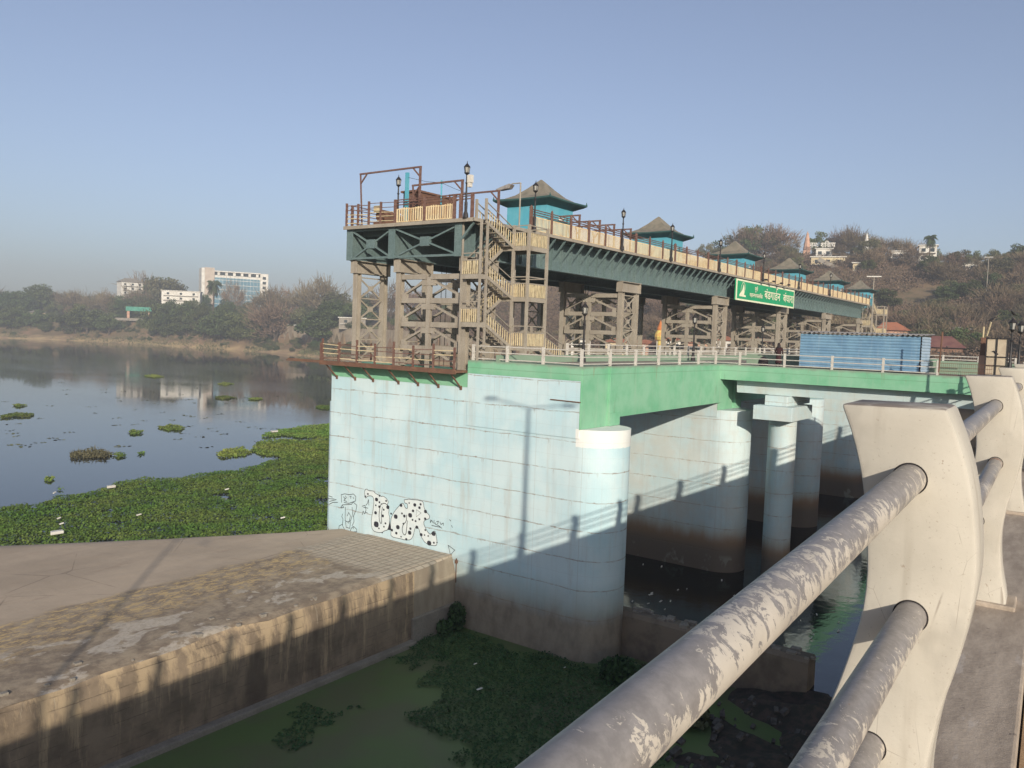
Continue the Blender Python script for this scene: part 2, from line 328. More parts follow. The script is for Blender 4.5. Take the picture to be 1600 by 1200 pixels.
WHITE = simple("white_rail_paint", (.62, .58, .52), (.50, .46, .41), 3, .6, fine=25)
SHEDB = simple("blue_sheet_paint", (.17, .30, .42), (.13, .24, .36), .9, .5, streak=((.30, .36, .42), 4, .4))
ZINC = simple("grey_zinc_sheet", (.30, .28, .26), (.2, .17, .15), 2, .5)
CONC = simple("grey_concrete", (.30, .265, .22), (.22, .19, .155), .8, .9, streak=((.13, .11, .09), 2, .4), bump=.2, fine=9)
ASPH = simple("asphalt", (.055, .052, .05), (.075, .07, .065), 2, .9, bump=.2)
PAVE = NT("kerb_stone")
_c = PAVE.mix(PAVE.step(PAVE.noise(5, PAVE.scale(PAVE.pos(), (.5, 1.6, 1)), 7, .7), .3, .7), (.46, .38, .30), (.29, .235, .185))
_c = PAVE.mix(PAVE.math('MULTIPLY', PAVE.step(PAVE.noise(3, PAVE.scale(PAVE.pos(), (.6, 2.2, 1)), 7, .7), .60, .66), .5), _c, (.52, .46, .40))
_c = PAVE.mix(PAVE.math('MULTIPLY', PAVE.step(PAVE.noise(9, PAVE.pos(), 6, .75), .62, .68), .8), _c, (.13, .105, .09))
PAVE.bump(PAVE.noise(40, PAVE.pos(), 6), .3, .01); PAVE = PAVE.done(_c, .9)
FOOT = simple("brown_footway", (.40, .27, .16), (.30, .20, .12), 6, .9, bump=.2, fine=40)
RUST = simple("rusty_steel", (.15, .078, .052), (.22, .115, .07), 2, .75, fine=20)
SIGNG = simple("green_sign_enamel", (.012, .30, .125), (.015, .34, .15), 1, .45)
SIGNW = simple("cream_sign_lettering", (.72, .72, .52), None)
INK = simple("black_spray_paint", (.022, .022, .03), (.04, .04, .05), 9, .6)
CREAM = simple("cream_spray_paint", (.64, .69, .68), (.58, .645, .65), 2, .8)
def river():
    n = NT("river_surface"); v = n.pos(); m = n.step(n.noise(.028, n.scale(v, (1, .45, 1)), 5, .6), .42, .66)
    h = n.math('ADD', n.math('MULTIPLY', n.noise(.35, v, 4, .55), .6), n.math('MULTIPLY', n.math('MULTIPLY', n.noise(1.6, v, 4, .6), m), .5)); n.bump(h, .085, .05)
    return n.done(n.mix(m, (.016, .019, .018), (.022, .024, .022)), n.math('ADD', .03, n.math('MULTIPLY', m, .07)), 0, .5)
RIVER = river()
POOLW = water("algae_water", (.112, .162, .056), .45, 1.5, .08, .12, ((.125, .135, .068), .18, .42, .62))
CHAN = water("dark_channel_surface", (.012, .014, .012), .06, .9, .35, .5)
LEAFH = leaf_mat("hyacinth_leaf", (.115, .185, .032), (.19, .215, .05), (.075, .13, .022), .25)
LEAFD = leaf_mat("pool_plant_leaf", (.045, .105, .034), (.065, .12, .04), (.02, .045, .016), .5)
LEAFS = leaf_mat("dark_tree_leaf", (.068, .092, .034), (.098, .115, .044), (.042, .058, .022), .08)
LEAFO = leaf_mat("olive_tree_leaf", (.11, .115, .055), (.14, .13, .065), (.075, .075, .038), .08)
LEAFB = leaf_mat("dry_brown_leaf", (.165, .120, .078), (.195, .138, .088), (.11, .085, .055), .08)
LEAFP = leaf_mat("palm_leaf", (.045, .07, .028), (.07, .085, .035), None, .3)
BARK = simple("grey_brown_bark", (.10, .075, .055), (.065, .05, .04), 2, .9)
HOUSEW = simple("white_house_paint", (.66, .63, .57), (.55, .51, .45), .4, .8)
HOUSEY = simple("cream_house_paint", (.56, .47, .30), (.46, .37, .24), .4, .8)
HOUSEP = simple("salmon_house_paint", (.50, .30, .21), (.42, .25, .18), .4, .8)
BRICK = simple("brown_brick", (.20, .105, .07), (.26, .15, .10), .6, .9)
TANST = simple('tan_stone_cladding', (.48, .40, .33), (.40, .33, .27), .3, .8)
TILE = simple("red_roof_tile", (.36, .135, .07), (.29, .12, .07), .5, .8)
WINDOW = simple("dark_window_glass", (.035, .045, .05), None, rough=.15)
BLUEGL = simple("blue_curtain_glass", (.10, .20, .26), (.16, .27, .33), .12, .2)

# ------------------------------------------------------------------ terrain and water
ZR, ZP, ZC = -12.6, -16.35, -15.6       # river, algae pool, channel levels
_tab = np.array([  # photo column, shore distance, bank-top distance, bank-top z, ridge distance, ridge z
 [-900, 900, 960, 2, 1300, 14], [-400, 760, 820, 2, 1150, 10], [0, 628, 690, 2.5, 900, 10], [130, 585, 640, 2.5, 860, 9], [250, 532, 585, 3, 800, 14],
 [395, 455, 500, 2.0, 700, 9], [510, 388, 432, 1.8, 620, 9], [620, 340, 380, 1.6, 540, 13], [700, 305, 345, 1.0, 470, 19], [800, 275, 320, 0, 430, 31], [900, 255, 300, -.5, 415, 38],
 [1000, 238, 275, -.5, 405, 40], [1090, 225, 255, -.5, 400, 40], [1180, 205, 240, -.5, 395, 42], [1300, 185, 215, -.5, 385, 43], [1440, 172, 200, -.5, 370, 36], [1520, 168, 195, -.5, 362, 33.5], [1620, 165, 192, -.5, 355, 34], [2000, 165, 190, -.5, 350, 36], [3200, 165, 190, -.5, 340, 36]])
_azt = AZ0 - np.arctan((_tab[:, 0] - CXP) / FPX)          # world azimuth, decreasing with the column
def prof(az):
    a = (az - AZ0 + math.pi) % (2*math.pi) - math.pi      # signed, left positive
    t = _azt - AZ0
    if a > t[0] or a < t[-1]:
        back = np.array([260, 310, 0, 600, 6.0]); e = _tab[0, 1:] if a > t[0] else _tab[-1, 1:]
        k = min(1, (abs(a) - (t[0] if a > 0 else -t[-1])) / .5); k = k*k*(3-2*k); return e*(1-k) + back*k
    return np.array([np.interp(-a, -t, _tab[:, j]) for j in range(1, 6)])
def _vn(x, y, sc, seed=0):                                 # cheap smooth value noise
    x = x/sc + seed*17.3; y = y/sc + seed*9.1; i, j = math.floor(x), math.floor(y); u, v = x-i, y-j
    u = u*u*(3-2*u); v = v*v*(3-2*v)
    def h(a, b): 
        q = math.sin(a*127.1 + b*311.7 + seed*74.7) * 43758.5453; return q - math.floor(q)
    return (h(i,j)*(1-u)+h(i+1,j)*u)*(1-v) + (h(i,j+1)*(1-u)+h(i+1,j+1)*u)*v - .5
def ground(x, y):
    az = math.atan2(y, x); D = math.hypot(x, y); ds, dt, zt, dr, zr = prof(az); ds += 10*_vn(x, y, 35, 3)
    aa = (az - AZ0 + math.pi) % (2*math.pi) - math.pi; px = CXP - math.tan(aa)*FPX if abs(aa) < 1.2 else 0
    wq = 1 if 398 < px < 800 else 0
    if D < ds - 12: return -19.0
    if D < ds + 10: 
        k = (D - ds + 12) / 22; z = -19 + k*(7.4)*1.0 + (0 if k < .55 else 0)
        return z + .4*_vn(x, y, 6, 5)
    if D < dt:
        k = (D - ds - 10) / max(1, dt - ds - 10); k = k*k*(3-2*k)
        if wq and D < dt - 5: return -11.6 + 4.2*k + .5*_vn(x, y, 8, 6)
        if wq: return zt - .1
        return -11.6 + (zt + 11.6)*k + .7*_vn(x, y, 8, 6)*(1-k)
    if D < dr:
        k = max(0, (D - dt - 16) / max(1, dr - dt - 16)); k = k**1.15 if zr < 15 else k*k*(2.2-1.2*k)
        return zt + (zr - zt)*k + (7*_vn(x, y, 60, 7) + 2.5*_vn(x, y, 18, 8)) * math.sin(min(1, k)*math.pi) * (1 if zr > 15 else .3)
    k = min(1, (D - dr)/500); return zr*(1-k) + 2*k
NA = 420; rad = list(np.concatenate([np.linspace(110, 230, 20), np.linspace(236, 640, 84), np.linspace(655, 1500, 26)]))
vs = []; fs = []
azs = np.concatenate([np.linspace(AZ0+.95, AZ0-.95, 300), np.linspace(AZ0-1.0, AZ0-2*math.pi+1.0, 90)])
for D in rad:
    for a in azs:
        x, y = D*math.cos(a), D*math.sin(a); vs.append((x, y, ground(x, y)))
na = len(azs)
for i in range(len(rad)-1):
    for j in range(na):
        j2 = (j+1) % na; fs.append((i*na+j, (i+1)*na+j, (i+1)*na+j2, i*na+j2))
b = MB(); b.add(vs, fs); tag(b.build("ground", EARTH, smooth=True), kind="structure")
# the river bed under everything near the barrage, and the three water sheets
b = MB(); b.box(-260, 330, -260, 330, -22, -19.2); tag(b.build("riverbed", EARTH), kind="structure")
def sheet(name, pts, z, m):
    b = MB(); b.add([(p[0], p[1], z) for p in pts], [tuple(range(len(pts)))]); return tag(b.build(name, m), kind="structure")
sheet("river_water", [(-900, 43), (140, 43), (140, 40), (420, 40), (700, 900), (-200, 1200), (-900, 700)], ZR, RIVER)
sheet("pool_water", [(-240, -240), (41.0, -240), (41.0, 31.5), (-240, 31.5)], ZP, POOLW)
sheet("channel_water", [(41.0, -240), (240, -240), (240, 41), (41.0, 41)], ZC, CHAN)
b = MB(); b.box(38.4, 200, 40.2, 43.0, -19.1, -12.75); tag(b.build("riverbed_sill", CONC), kind="structure")

# ------------------------------------------------------------------ weir
w = thing("weir", "broad low stone and concrete weir running left from the graffiti pier", "weir", (30, 36, ZR))
nx, ny = 130, 40
xs = np.linspace(-160, 37.86, nx); vs = []; fs = []
def weir_edge(x): return 42.2 + max(0, (37.6 - x))*.69
for i, x in enumerate(xs):
    ye = min(weir_edge(x), 95)
    for j in range(ny):
        k = j/(ny-1); y = 31.2 + (ye - 31.2)*k
        if j == 0: y += .22*(_vn(x, 0, 1.7, 2) + _vn(x, 3, .6, 4)*.6) + (.5 if 8 < x < 24 else .22)*max(0, _vn(x, 5, 3.1, 9)+.5*_vn(x, 6, .9, 19))*2.2
        z = -12.03 - .0155*max(0, 37.9 - x) if y < 39 else -12.1 - .011*(37.9 - x)*max(0, 1 - (y-39)/14)
        z += .035*_vn(x, y, .8, 11) + .03*_vn(x, y, .35, 12)*(1 if y < 39.5 else .1)
        if j == 0: z -= .10 + .12*abs(_vn(x, 2, .9, 14))
        if k > .93: z -= (k-.93)/.07*.25
        vs.append((x, y, z))
for i in range(nx-1):
    for j in range(ny-1): fs.append((i*ny+j, (i+1)*ny+j, (i+1)*ny+j+1, i*ny+j+1))
b = MB(); b.add(vs, fs); b.build("apron", WTOP, w, smooth=True)
b = MB(); vs = []; zs = np.linspace(-17.5, -11.9, 14)
for i, x in enumerate(xs):
    top = [v for v in (b_ for b_ in [None])]
    y0 = 31.2 + .22*(_vn(x, 0, 1.7, 2) + _vn(x, 3, .6, 4)*.6) + (.5 if 8 < x < 24 else .22)*max(0, _vn(x, 5, 3.1, 9)+.5*_vn(x, 6, .9, 19))*2.2
    zt_ = -12.03 - .0155*max(0, 37.9 - x) - .10 - .12*abs(_vn(x, 2, .9, 14))
    for q in range(12):
        k = q/11; z = -17.5 + (zt_ + 17.5)*k; yy = (31.0 if x < 34.1 else 31.16) + .04*_vn(x, z, .7, 15)
        if q == 11: yy = y0
        elif q == 10: yy = .4*y0 + .6*yy
        vs.append((x, yy, z))
fs = [(i*12+q, (i+1)*12+q, (i+1)*12+q+1, i*12+q+1) for i in range(nx-1) for q in range(11)]
b.add(vs, fs); b.build("front_wall", WWALL, w, smooth=True)
b = MB(); b.box(-160, 33.9, 30.55, 31.05, -18, -16.08); b.box(33.9, 37.85, 30.9, 31.2, -18, -14.9); b.build("footing", CONC, w, bevel=.05)
b = MB()
for k in range(34):
    x = 8 + 22*random.random(); y = 31.5 + 1.6*random.random()**2; r = .04 + .09*random.random()**2; z = -12.05 - .0155*(37.9-x)
    b.box(x-r, x+r*1.3, y-r, y+r, z-.05, z+r*.9)
tag(b.build("broken_stone", CONC, w, bevel=.02), kind="stuff")

# ------------------------------------------------------------------ barrage piers
PITCH = 19.7
def nose_pts(x0, x1, y0, y1, r, n=44):
    cx = (x0+x1)/2; pts = [(x1, y1-r), (x1-r*.3, y1-r*.3), (x1-r, y1), (x0+r, y1), (x0+r*.3, y1-r*.3), (x0, y1-r), (x0, y0)]
    h = (x1-x0)/2
    for i in range(1, n): a = math.pi + math.pi*i/n; pts.append((cx + h*math.cos(a), y0 + h*math.sin(a)))
    pts.append((x1, y0)); return pts
def make_pier(i):
    X0 = 37.89 + PITCH*i
    lab = "pale blue concrete pier with spotted graffiti on its left face" if i == 0 else \
        "%s concrete barrage pier counted along the walkway from the graffiti pier" % ORD[i]
    p = thing("barrage_pier", lab, "pier", (X0+2, 33, -16), "concrete piers of the barrage")
    b = MB(); b.prism(nose_pts(X0, X0+4, 22.9, 43.1, .35), 2, -20, -3.44); b.build("shaft", PIER, p)
    b = MB(); b.prism([(X0, 30.66), (X0+4, 30.66), (X0+4, 42.75), (X0+3.65, 43.1), (X0+.35, 43.1), (X0, 42.75)], 2, -3.44, -1.66); b.build("upstream_head", PIER, p)
    b = MB(); b.prism([(X0-.015, 30.66), (X0+4.015, 30.66), (X0+4.015, 42.77), (X0+3.65, 43.115), (X0+.35, 43.115), (X0-.015, 42.77)], 2, -1.66, -.72); b.build("upstream_band", GREEN, p)
    b = MB(); b.box(X0-.06, X0+4.06, 22.76, 30.66, -3.95, -.80); b.build("walkway_block", PIER, p)
    b = MB(); b.box(X0-.075, X0+4.075, 22.74, 30.69, -.80, 0); b.build("walkway_band", GREEN, p, bevel=.02)
    b = MB(); b.box(X0-.07, X0+4.07, 22.70, 22.755, -3.45, -.01); b.box(X0-.03, X0+2.45, 22.62, 22.70, -3.43, 0); b.box(X0+2.85, X0+4.0, 22.45, 22.75, -3.42, -2.7); b.build("end_panel", GREEN, p)
    return p
piers = [make_pier(i) for i in range(6)]
# divide wall downstream of the first pier
d = thing("divide_wall", "low dark concrete divide wall running out from the graffiti pier nose", "wall", (41, 15, -16))
b = MB(); b.prism([(40.5, -18.5), (42.0, -18.5), (41.9, -14.15), (41.7, -13.95), (40.8, -13.90), (40.6, -14.1)], 1, 10.7, 21.9)
for v in range(0): pass
o = b.build("wall", simple("damp_wall_stone", (.21, .165, .12), (.14, .11, .08), .8, .9, streak=((.2, .17, .13), 1, .4), bump=.3), d)
b = MB()
for k in range(40):
    y = 10.3 + 10.5*random.random(); x = 40.8 + .9*random.random(); r = .05+.12*random.random(); b.box(x-r, x+r, y-r*1.5, y+r*1.5, -14.0, -13.9+r*.7)
tag(b.build("broken_top", CONC, d, bevel=.03), kind="stuff")

# ------------------------------------------------------------------ walkway between piers
for i in range(6):
    a0 = 41.9 + PITCH*i + .07; a1 = a0 + PITCH - 4.14
    s = thing("walkway_span", "green walkway span between the %s and %s piers from the left" % (ORD[i], ORD[i+1] if i < 5 else "last"), "walkway span", ((a0+a1)/2, 25, 0), "green walkway spans")
    pts = [(a0-1.2, -3.45), (a0-.75, -3.45), (a0-.7, -2.98), (a1+.3, -2.86), (a1+.3, .0), (a0-1.2, 0)]
    b = MB(); b.prism(pts, 1, 22.55, 23.0); b.build("front_girder", GREEN, s, bevel=.015)
    b = MB(); b.box(a0, a1, 23.0, 28.4, -.5, -.05); b.build("deck", CONC, s)
    b = MB(); b.box(a0, a1, 28.4, 28.8, -2.6, 0.0); b.box(a0-4.1, a1, 28.42, 28.62, 0, .38); b.build("rear_girder", GREEN, s)
# spur deck to the bridge
s = thing("access_deck", "green edged access deck crossing to the bridge with a blue shed on it", "walkway span", (60.5, 12, 0))
b = MB(); b.box(57.3, 57.65, 3.2, 24.3, -1.12, .0); b.prism([(24.3, 0), (24.3, -1.1), (25.2, -.35), (25.2, 0)], 0, 57.3, 57.6); b.build("near_edge_beam", GREEN, s, bevel=.015)
b = MB(); b.box(63.8, 64.15, 3.3, 23, -1.1, .85); b.build("far_parapet", GREEN, s, bevel=.015)
b = MB(); b.box(57.65, 63.8, 3.1, 22.6, -.35, -.04); b.build("deck_slab", CONC, s)
b = MB(); b.prism([(58.0, -.36), (58.3, -2.05), (58.9, -2.05), (59.2, -.36)], 1, 3.0, 21.6); b.prism([(61.8, -.36), (62.1, -2.05), (62.7, -2.05), (63.0, -.36)], 1, 3.0, 21.6); b.build("beam", PIER, s)
c = thing("bridge_column", "round concrete column with a square capped head under the access deck", "column", (58.6, 18.2, -16))
b = MB(); b.tube((58.6, 18.2, -19), (58.6, 18.2, -3.75), .97, n=32); b.build("shaft", PIER, c, smooth=True)
b = MB(); b.prism([(16.95, -2.75), (19.7, -2.75), (19.7, -3.75), (16.95, -3.75)], 0, 56.5, 57.5); b.prism([(16.95, -2.76), (19.7, -2.76), (19.7, -3.74), (16.95, -3.74)], 0, 57.5, 61.3); b.box(57.4, 62.9, 17.6, 19.2, -2.76, -2.06); b.build("cap", PIER, c, bevel=.03)

def post_rail(name, label, pts, step, hz, m, r=.035, pw=.1, ph=.95, z0=0.0, org=None, cat="railing", group=None, closed_end=True, pr=None):
    """railing along a polyline: post parts and long rail parts"""
    t = thing(name, label, cat, org or pts[0], group); allp = []
    for a, bq in zip(pts[:-1], pts[1:]):
        a = Vector(a); bq = Vector(bq); L = (bq-a).length; n = max(1, round(L/step))
        for k in range(n+1):
            p = a.lerp(bq, k/n)
            if not allp or (p-allp[-1]).length > .2: allp.append(p)
        for h in hz:
            b = MB(); b.tube(a + Vector((0,0,h)), bq + Vector((0,0,h)), r, n=6); b.build("rail", m, t)
    for p in allp:
        b = MB(); b.box(p.x-pw/2, p.x+pw/2, p.y-pw/2, p.y+pw/2, p.z-.03, p.z+ph)
        if pr: b.lathe((p.x, p.y, p.z+ph), [(pw*.62, 0), (pw*.75, .06), (pw*.5, .14), (.01, .2)], 8)
        b.build("post", m, t)
    return t
HZ = (.12, .5, .86)
post_rail("walkway_railing", "white pipe railing on the graffiti pier edge and first green span", [(37.98, 30.4, 0), (37.98, 22.85, 0), (57.0, 22.85, 0)], 3.0, HZ, WHITE, cat="railing", pw=.14)
post_rail("walkway_railing", "white pipe railing along the far green kerb of the walkway", [(45.5, 28.52, .38), (137, 28.52, .38)], 2.75, (.1, .42, .72), WHITE, pw=.14, ph=.8)
post_rail("walkway_railing", "white pipe railing in front of the blue sheet shed", [(57.42, 24.4, 0), (57.42, 8.3, 0)], 3.25, HZ, WHITE, pw=.14)
post_rail("walkway_railing", "white pipe railing on the parapet behind the blue shed", [(63.98, 22, .85), (63.98, 4.6, .85)], 2.2, (.12, .35), WHITE, pw=.12, ph=.42)
b = MB()
t = thing("mesh_fence", "rusty mesh fence panel between the blue shed and the gate", "fence", (57.4, 8, 0))
b = MB(); b.tube((57.4, 8.25, 0), (57.3, 8.15, 2.75), .05, n=6); b.build("post", RUST, t)
b = MB()
for k in range(26): y = 8.1 - k*.11; b.beam((57.42, y, .05), (57.42, y, .78), .012, .012)
for z in (.05, .28, .52, .78): b.beam((57.42, 8.2, z), (57.42, 5.3, z), .03, .03)
b.build("mesh", RUST, t)

# catwalk on the upstream half of the first pier
t = thing("catwalk", "rusty cantilevered catwalk with brown rails along the graffiti pier", "catwalk", (37.3, 36, -.7))
b = MB(); b.box(36.75, 37.87, 30.72, 42.6, -.78, -.64); b.box(36.7, 36.76, 30.7, 42.7, -.86, -.58); b.build("deck", RUST, t)
for y in (31.2, 33.0, 34.7, 36.4, 38.7, 40.4, 42.2):
    b = MB(); b.beam((36.85, y, -.82), (37.88, y, -1.75), .09, .07); b.beam((36.85, y, -.82), (37.88, y, -.82), .08, .08); b.box(37.83, 37.9, y-.08, y+.08, -1.85, -1.6); b.build("bracket", RUST, t)
for k, y in enumerate(np.linspace(30.9, 42.5, 8)):
    b = MB(); b.box(36.76, 36.86, y-.06, y+.06, -.64, .72 + (.18 if k % 2 else 0)); b.build("post", BROWN, t)
    if k < 7:
        y2 = np.linspace(30.9, 42.5, 8)[k+1]
        for z in (-.42, -.1, .22, .5): 
            b = MB(); b.beam((36.8, y+.05, z+random.uniform(-.04, .04)), (36.8, y2-.05, z+random.uniform(-.05, .05)), .04, .05); b.build("rail", BROWN if random.random() < .5 else STAIRY, t)
for y, z in ((42.75, -.62), (42.9, -.72)):
    b = MB(); b.beam((36.9, y-3, z), (36.7, y+3.2, z), .07, .08); b.build("projecting_beam", RUST, t)
post_rail("catwalk_railing", "brown railing across the upstream end of the graffiti pier", [(37.0, 42.9, -.7), (41.7, 42.9, -.7)], 1.6, (.3, .6, .9, 1.2), BROWN, r=.03, ph=1.3)

# ------------------------------------------------------------------ graffiti (paint a few millimetres proud of the first pier)
def gp(zx, zy): q = on(500 + zx*.15, 740 + zy*.15, 0, 37.885); return (q[1], q[2])
def ribbon(b, pts, wd, x=37.878, closed=False, jit=.0):
    P = [Vector((p[0], p[1])) for p in pts]; n = len(P); rng_ = range(n if closed else n-1)
    for i in rng_:
        a, c = P[i], P[(i+1) % n]; dv = (c-a)
        if dv.length < 1e-5: continue
        dv.normalize(); pr = Vector((-dv.y, dv.x))*wd/2; a = a - dv*wd*.25; c = c + dv*wd*.25
        b.add([(x, a.x+pr.x, a.y+pr.y), (x, c.x+pr.x, c.y+pr.y), (x, c.x-pr.x, c.y-pr.y), (x, a.x-pr.x, a.y-pr.y)], [(0,1,2,3)])
def smooth_pts(p, n=3, closed=True):
    p = [Vector(q) for q in p]
    for _ in range(n-1):
        q = []; m = len(p)
        for i in range(m if closed else m-1):
            a, c = p[i], p[(i+1) % m]; q += [a*.75+c*.25, a*.25+c*.75]
        if not closed: q = [p[0]] + q + [p[-1]]
        p = q
    return [tuple(v) for v in p]
GL1 = [(460,185),(487,155),(505,180),(560,180),(570,200),(640,240),(660,232),(700,265),(715,300),(700,320),(722,360),(715,420),(730,460),(715,585),(660,600),(650,615),(600,612),(560,600),(538,560),(535,470),(555,380),(565,270),(545,232),(500,232),(470,262)]
GL2 = [(740,600),(735,480),(770,400),(830,330),(865,300),(890,360),(915,365),(912,310),(882,308),(876,262),(1065,280),(1080,310),(1085,360),(1110,400),(1145,440),(1140,470),(1100,480),(1075,510),(1110,590),(1150,640),(1180,600),(1205,600),(1225,740),(1190,755),(1100,730),(1050,650),(1030,570),(1005,545),(985,580),(975,640),(950,690),(880,692),(850,680),(740,660)]
DOTS = [(500,212,9),(475,236,8),(590,270,17),(620,298,9),(582,330,8),(580,408,15),(620,345,12),(690,284,9),(708,350,17),(665,376,9),(655,440,13),(587,528,27),(615,570,8),(683,518,9),(667,553,8),(622,230,9),(845,330,14),(790,448,20),(855,415,9),(880,442,13),(812,558,19),(750,588,12),(796,620,12),(845,657,7),(930,306,7),(988,326,15),(1049,320,10),(1037,355,12),(970,388,12),(940,434,20),(965,482,9),(997,495,9),(1036,475,9),(1100,395,15),(1096,470,11),(870,522,9),(943,573,11),(935,616,18),(900,684,11),(1010,558,14),(1055,636,14),(1090,640,7),(1128,650,7),(1098,588,8),(1184,626,19),(1138,724,21),(1187,720,9),(1220,718,6),(742,417,9)]
p0 = piers[0]
b = MB()
for G in (GL1, GL2):
    Q = smooth_pts([gp(*q) for q in G], 2); b.add([(37.881, q[0], q[1]) for q in Q], [tuple(range(len(Q)))])
tag(b.build("graffiti_fill", CREAM, p0), "cream filled bubble letters")
b = MB()
for G in (GL1, GL2): ribbon(b, smooth_pts([gp(*q) for q in G], 2), .036, 37.876, True)
for L in ([(640,310),(620,370),(615,470),(630,520),(645,515),(640,440),(650,350)], [(905,430),(900,500),(865,530),(855,590),(870,635),(895,640),(905,560),(910,490)], [(640,320),(675,305),(705,330)]): ribbon(b, smooth_pts([gp(*q) for q in L], 2, False), .05, 37.876)
ribbon(b, [gp(1005,375), gp(1055,410), gp(1003,450)], .02, 37.876, True); ribbon(b, [gp(1342,745), gp(1410,795), gp(1375,835), gp(1362,835)], .03, 37.83, True)
for q in DOTS:
    c = gp(q[0], q[1]); rr = q[2]*.15/1266*50*1.15; rr2 = rr*1.15
    vs = [(37.8745, c[0]+rr*1.25*math.cos(a), c[1]+rr2*math.sin(a)+.1*rr*math.sin(3*a)) for a in np.linspace(0, 2*math.pi, 13)[:-1]]; b.add(vs, [tuple(range(12))])
b.add([(37.8745, *gp(705,585)), (37.8745, *gp(728,495)), (37.8745, *gp(742,590))], [(0,1,2)]); b.add([(37.8745, *gp(630,615)), (37.8745, *gp(660,605)), (37.8745, *gp(655,622))], [(0,1,2)])
tag(b.build("graffiti_outline", INK, p0), "black outlines and spots of the bubble letters")
b = MB()   # sketched small figure and scribbles left and right of the letters
for L in ([(225,300),(222,220),(260,210),(300,220),(350,212),(375,240),(370,285),(330,300),(300,310),(250,300)], [(245,240),(262,262),(250,280),(280,290)], [(265,230),(275,250),(258,270)], [(310,240),(325,235),(320,260)], [(345,245),(352,262)], [(218,350),(235,325),(330,320),(345,295),(385,330),(375,385),(345,450)], [(215,355),(250,352),(232,330)], [(265,350),(262,490),(290,505),(320,490),(340,420),(335,350)], [(285,440),(300,405),(318,440),(300,520)],
          [(235,420),(228,450),(240,470),(235,535)], [(350,440),(355,500),(335,545)], [(195,595),(200,545),(230,530),(255,580),(250,598),(195,595)], [(315,605),(325,570),(350,550),(383,580),(384,606),(315,605)], [(265,500),(275,560),(310,570),(320,500)], [(345,575),(352,560)],
          [(90,230),(130,245)], [(85,260),(150,265)], [(100,290),(170,270)], [(95,320),(135,300),(185,300)], [(440,430),(450,390),(465,420),(480,380),(470,330),(440,340)], [(480,330),(495,310),(505,270),(510,330)], [(455,350),(500,360)], [(470,400),(495,410)],
          [(1150,480),(1150,510),(1165,485),(1175,510)], [(1190,485),(1185,515),(1205,515)], [(1215,500),(1235,495),(1225,525)], [(1250,505),(1260,530),(1285,515),(1285,540)], [(1165,540),(1260,560)], [(1200,525),(1240,545),(1270,570)], [(1350,480),(1365,495)], [(1370,540),(1380,560)]):
    ribbon(b, [gp(*q) for q in L], .042, 37.878)
tag(b.build("graffiti_figure", INK, p0), "thin black sketched figure and scrawled tags")
b = MB(); q0 = on(860, 624, 0, 37.8); q1 = on(907, 629, 0, 37.8); b.tube(q0, q1, .035, n=6); b.build("conduit", RUST, p0)
b = MB(); q0 = on(713, 880, 0, 37.82); b.tube((q0[0], q0[1], q0[2]), (q0[0], q0[1], q0[2]-1.2), .03, n=6); b.lathe((q0[0], q0[1], q0[2]), [(.09, 0), (.1, .1), (.02, .3)], 8); b.build("drain_pipe", RUST, p0)

# ------------------------------------------------------------------ the road bridge the photograph is taken from
br = thing("road_bridge", "concrete road bridge with a stone kerb carrying the cream railing", "bridge", (2.42, .4, 0)); br.rotation_euler.z = .037
b = MB(); b.box(-160, 240, -30, .76, -2.4, -.25); b.build("deck", CONC, br)
b = MB(); b.box(-160, 240, .12, .76, -.25, 0); b.build("kerb", PAVE, br, bevel=.015)
b = MB(); b.box(-160, 240, -3.0, .11, -.25, -.2); b.build("footway", FOOT, br)
b = MB(); b.box(-160, 240, -3.35, -3.0, -.25, -.12); b.build("inner_kerb", PAVE, br, bevel=.02)
b = MB(); b.box(-160, 240, -27, -3.35, -.25, -.246); b.build("carriageway", ASPH, br)
for x in (-40, 84): b = MB(); b.box(x, x+3, -28, -1, -20, -2.4); b.build("support_pier", CONC, br)
rl = thing("bridge_railing", "curved cream concrete posts with three peeling grey pipe rails", "railing", (2.42, .4, 0)); rl.rotation_euler.z = .037
LP = [(.565,1.447),(.53,1.36),(.503,1.26),(.488,1.17),(.478,1.07),(.473,.98),(.48,.88),(.50,.79),(.525,.69),(.555,.59),(.575,.5),(.60,.41),(.62,.32),(.64,.2),(.655,.0)]
RP = [(.31,1.452),(.272,1.36),(.243,1.26),(.225,1.14),(.218,1.04),(.222,.97),(.235,.87),(.25,.79),(.275,.69),(.29,.6),(.30,.52),(.305,.43),(.30,.33),(.285,.2),(.255,.07),(.25,0)]
def smooth_open(p, n): return smooth_pts(p, n, False)
OUT = smooth_open(LP, 2) + smooth_open(RP, 2)[::-1]
XP = [2.42 + 3.56*k for k in range(-16, 40)]
pm = MB(); pm.prism(OUT, 0, -.12, .12)
me0 = None
def post_at(x):
    global me0
    if me0 is None:
        b = MB(); b.prism(OUT, 0, -.12, .12)
        o = b.build("post", POST, rl, smooth=True, bevel=.012); me0 = o.data
        for v in me0.vertices: v.co.x += ORG[rl.name][0]; v.co.y += 0; 
        o.location = (x - ORG[rl.name][0], 0, 0)
    else:
        o = bpy.data.objects.new("post", me0); C.objects.link(o); o.parent = rl; o.location = (x - ORG[rl.name][0], 0, 0); ORG[o.name] = ORG[rl.name]
    return o
for x in XP:
    o = post_at(x)
    if x < 0: o.location.y += .09; o.location.z -= .13
    if 2 < x < 45: b = MB(); b.box(x-.15, x+.15, .2, .5, -.02, .028); b.build("base_plate", PAVE, rl, bevel=.01)
RY = ((.385, 1.263, .039), (.362, .905, .039), (.44, .53, .039))
def sag(x): return (.09, -.13) if x < 0 else (0, 0)      # the posts behind the viewpoint stand a little lower and further out
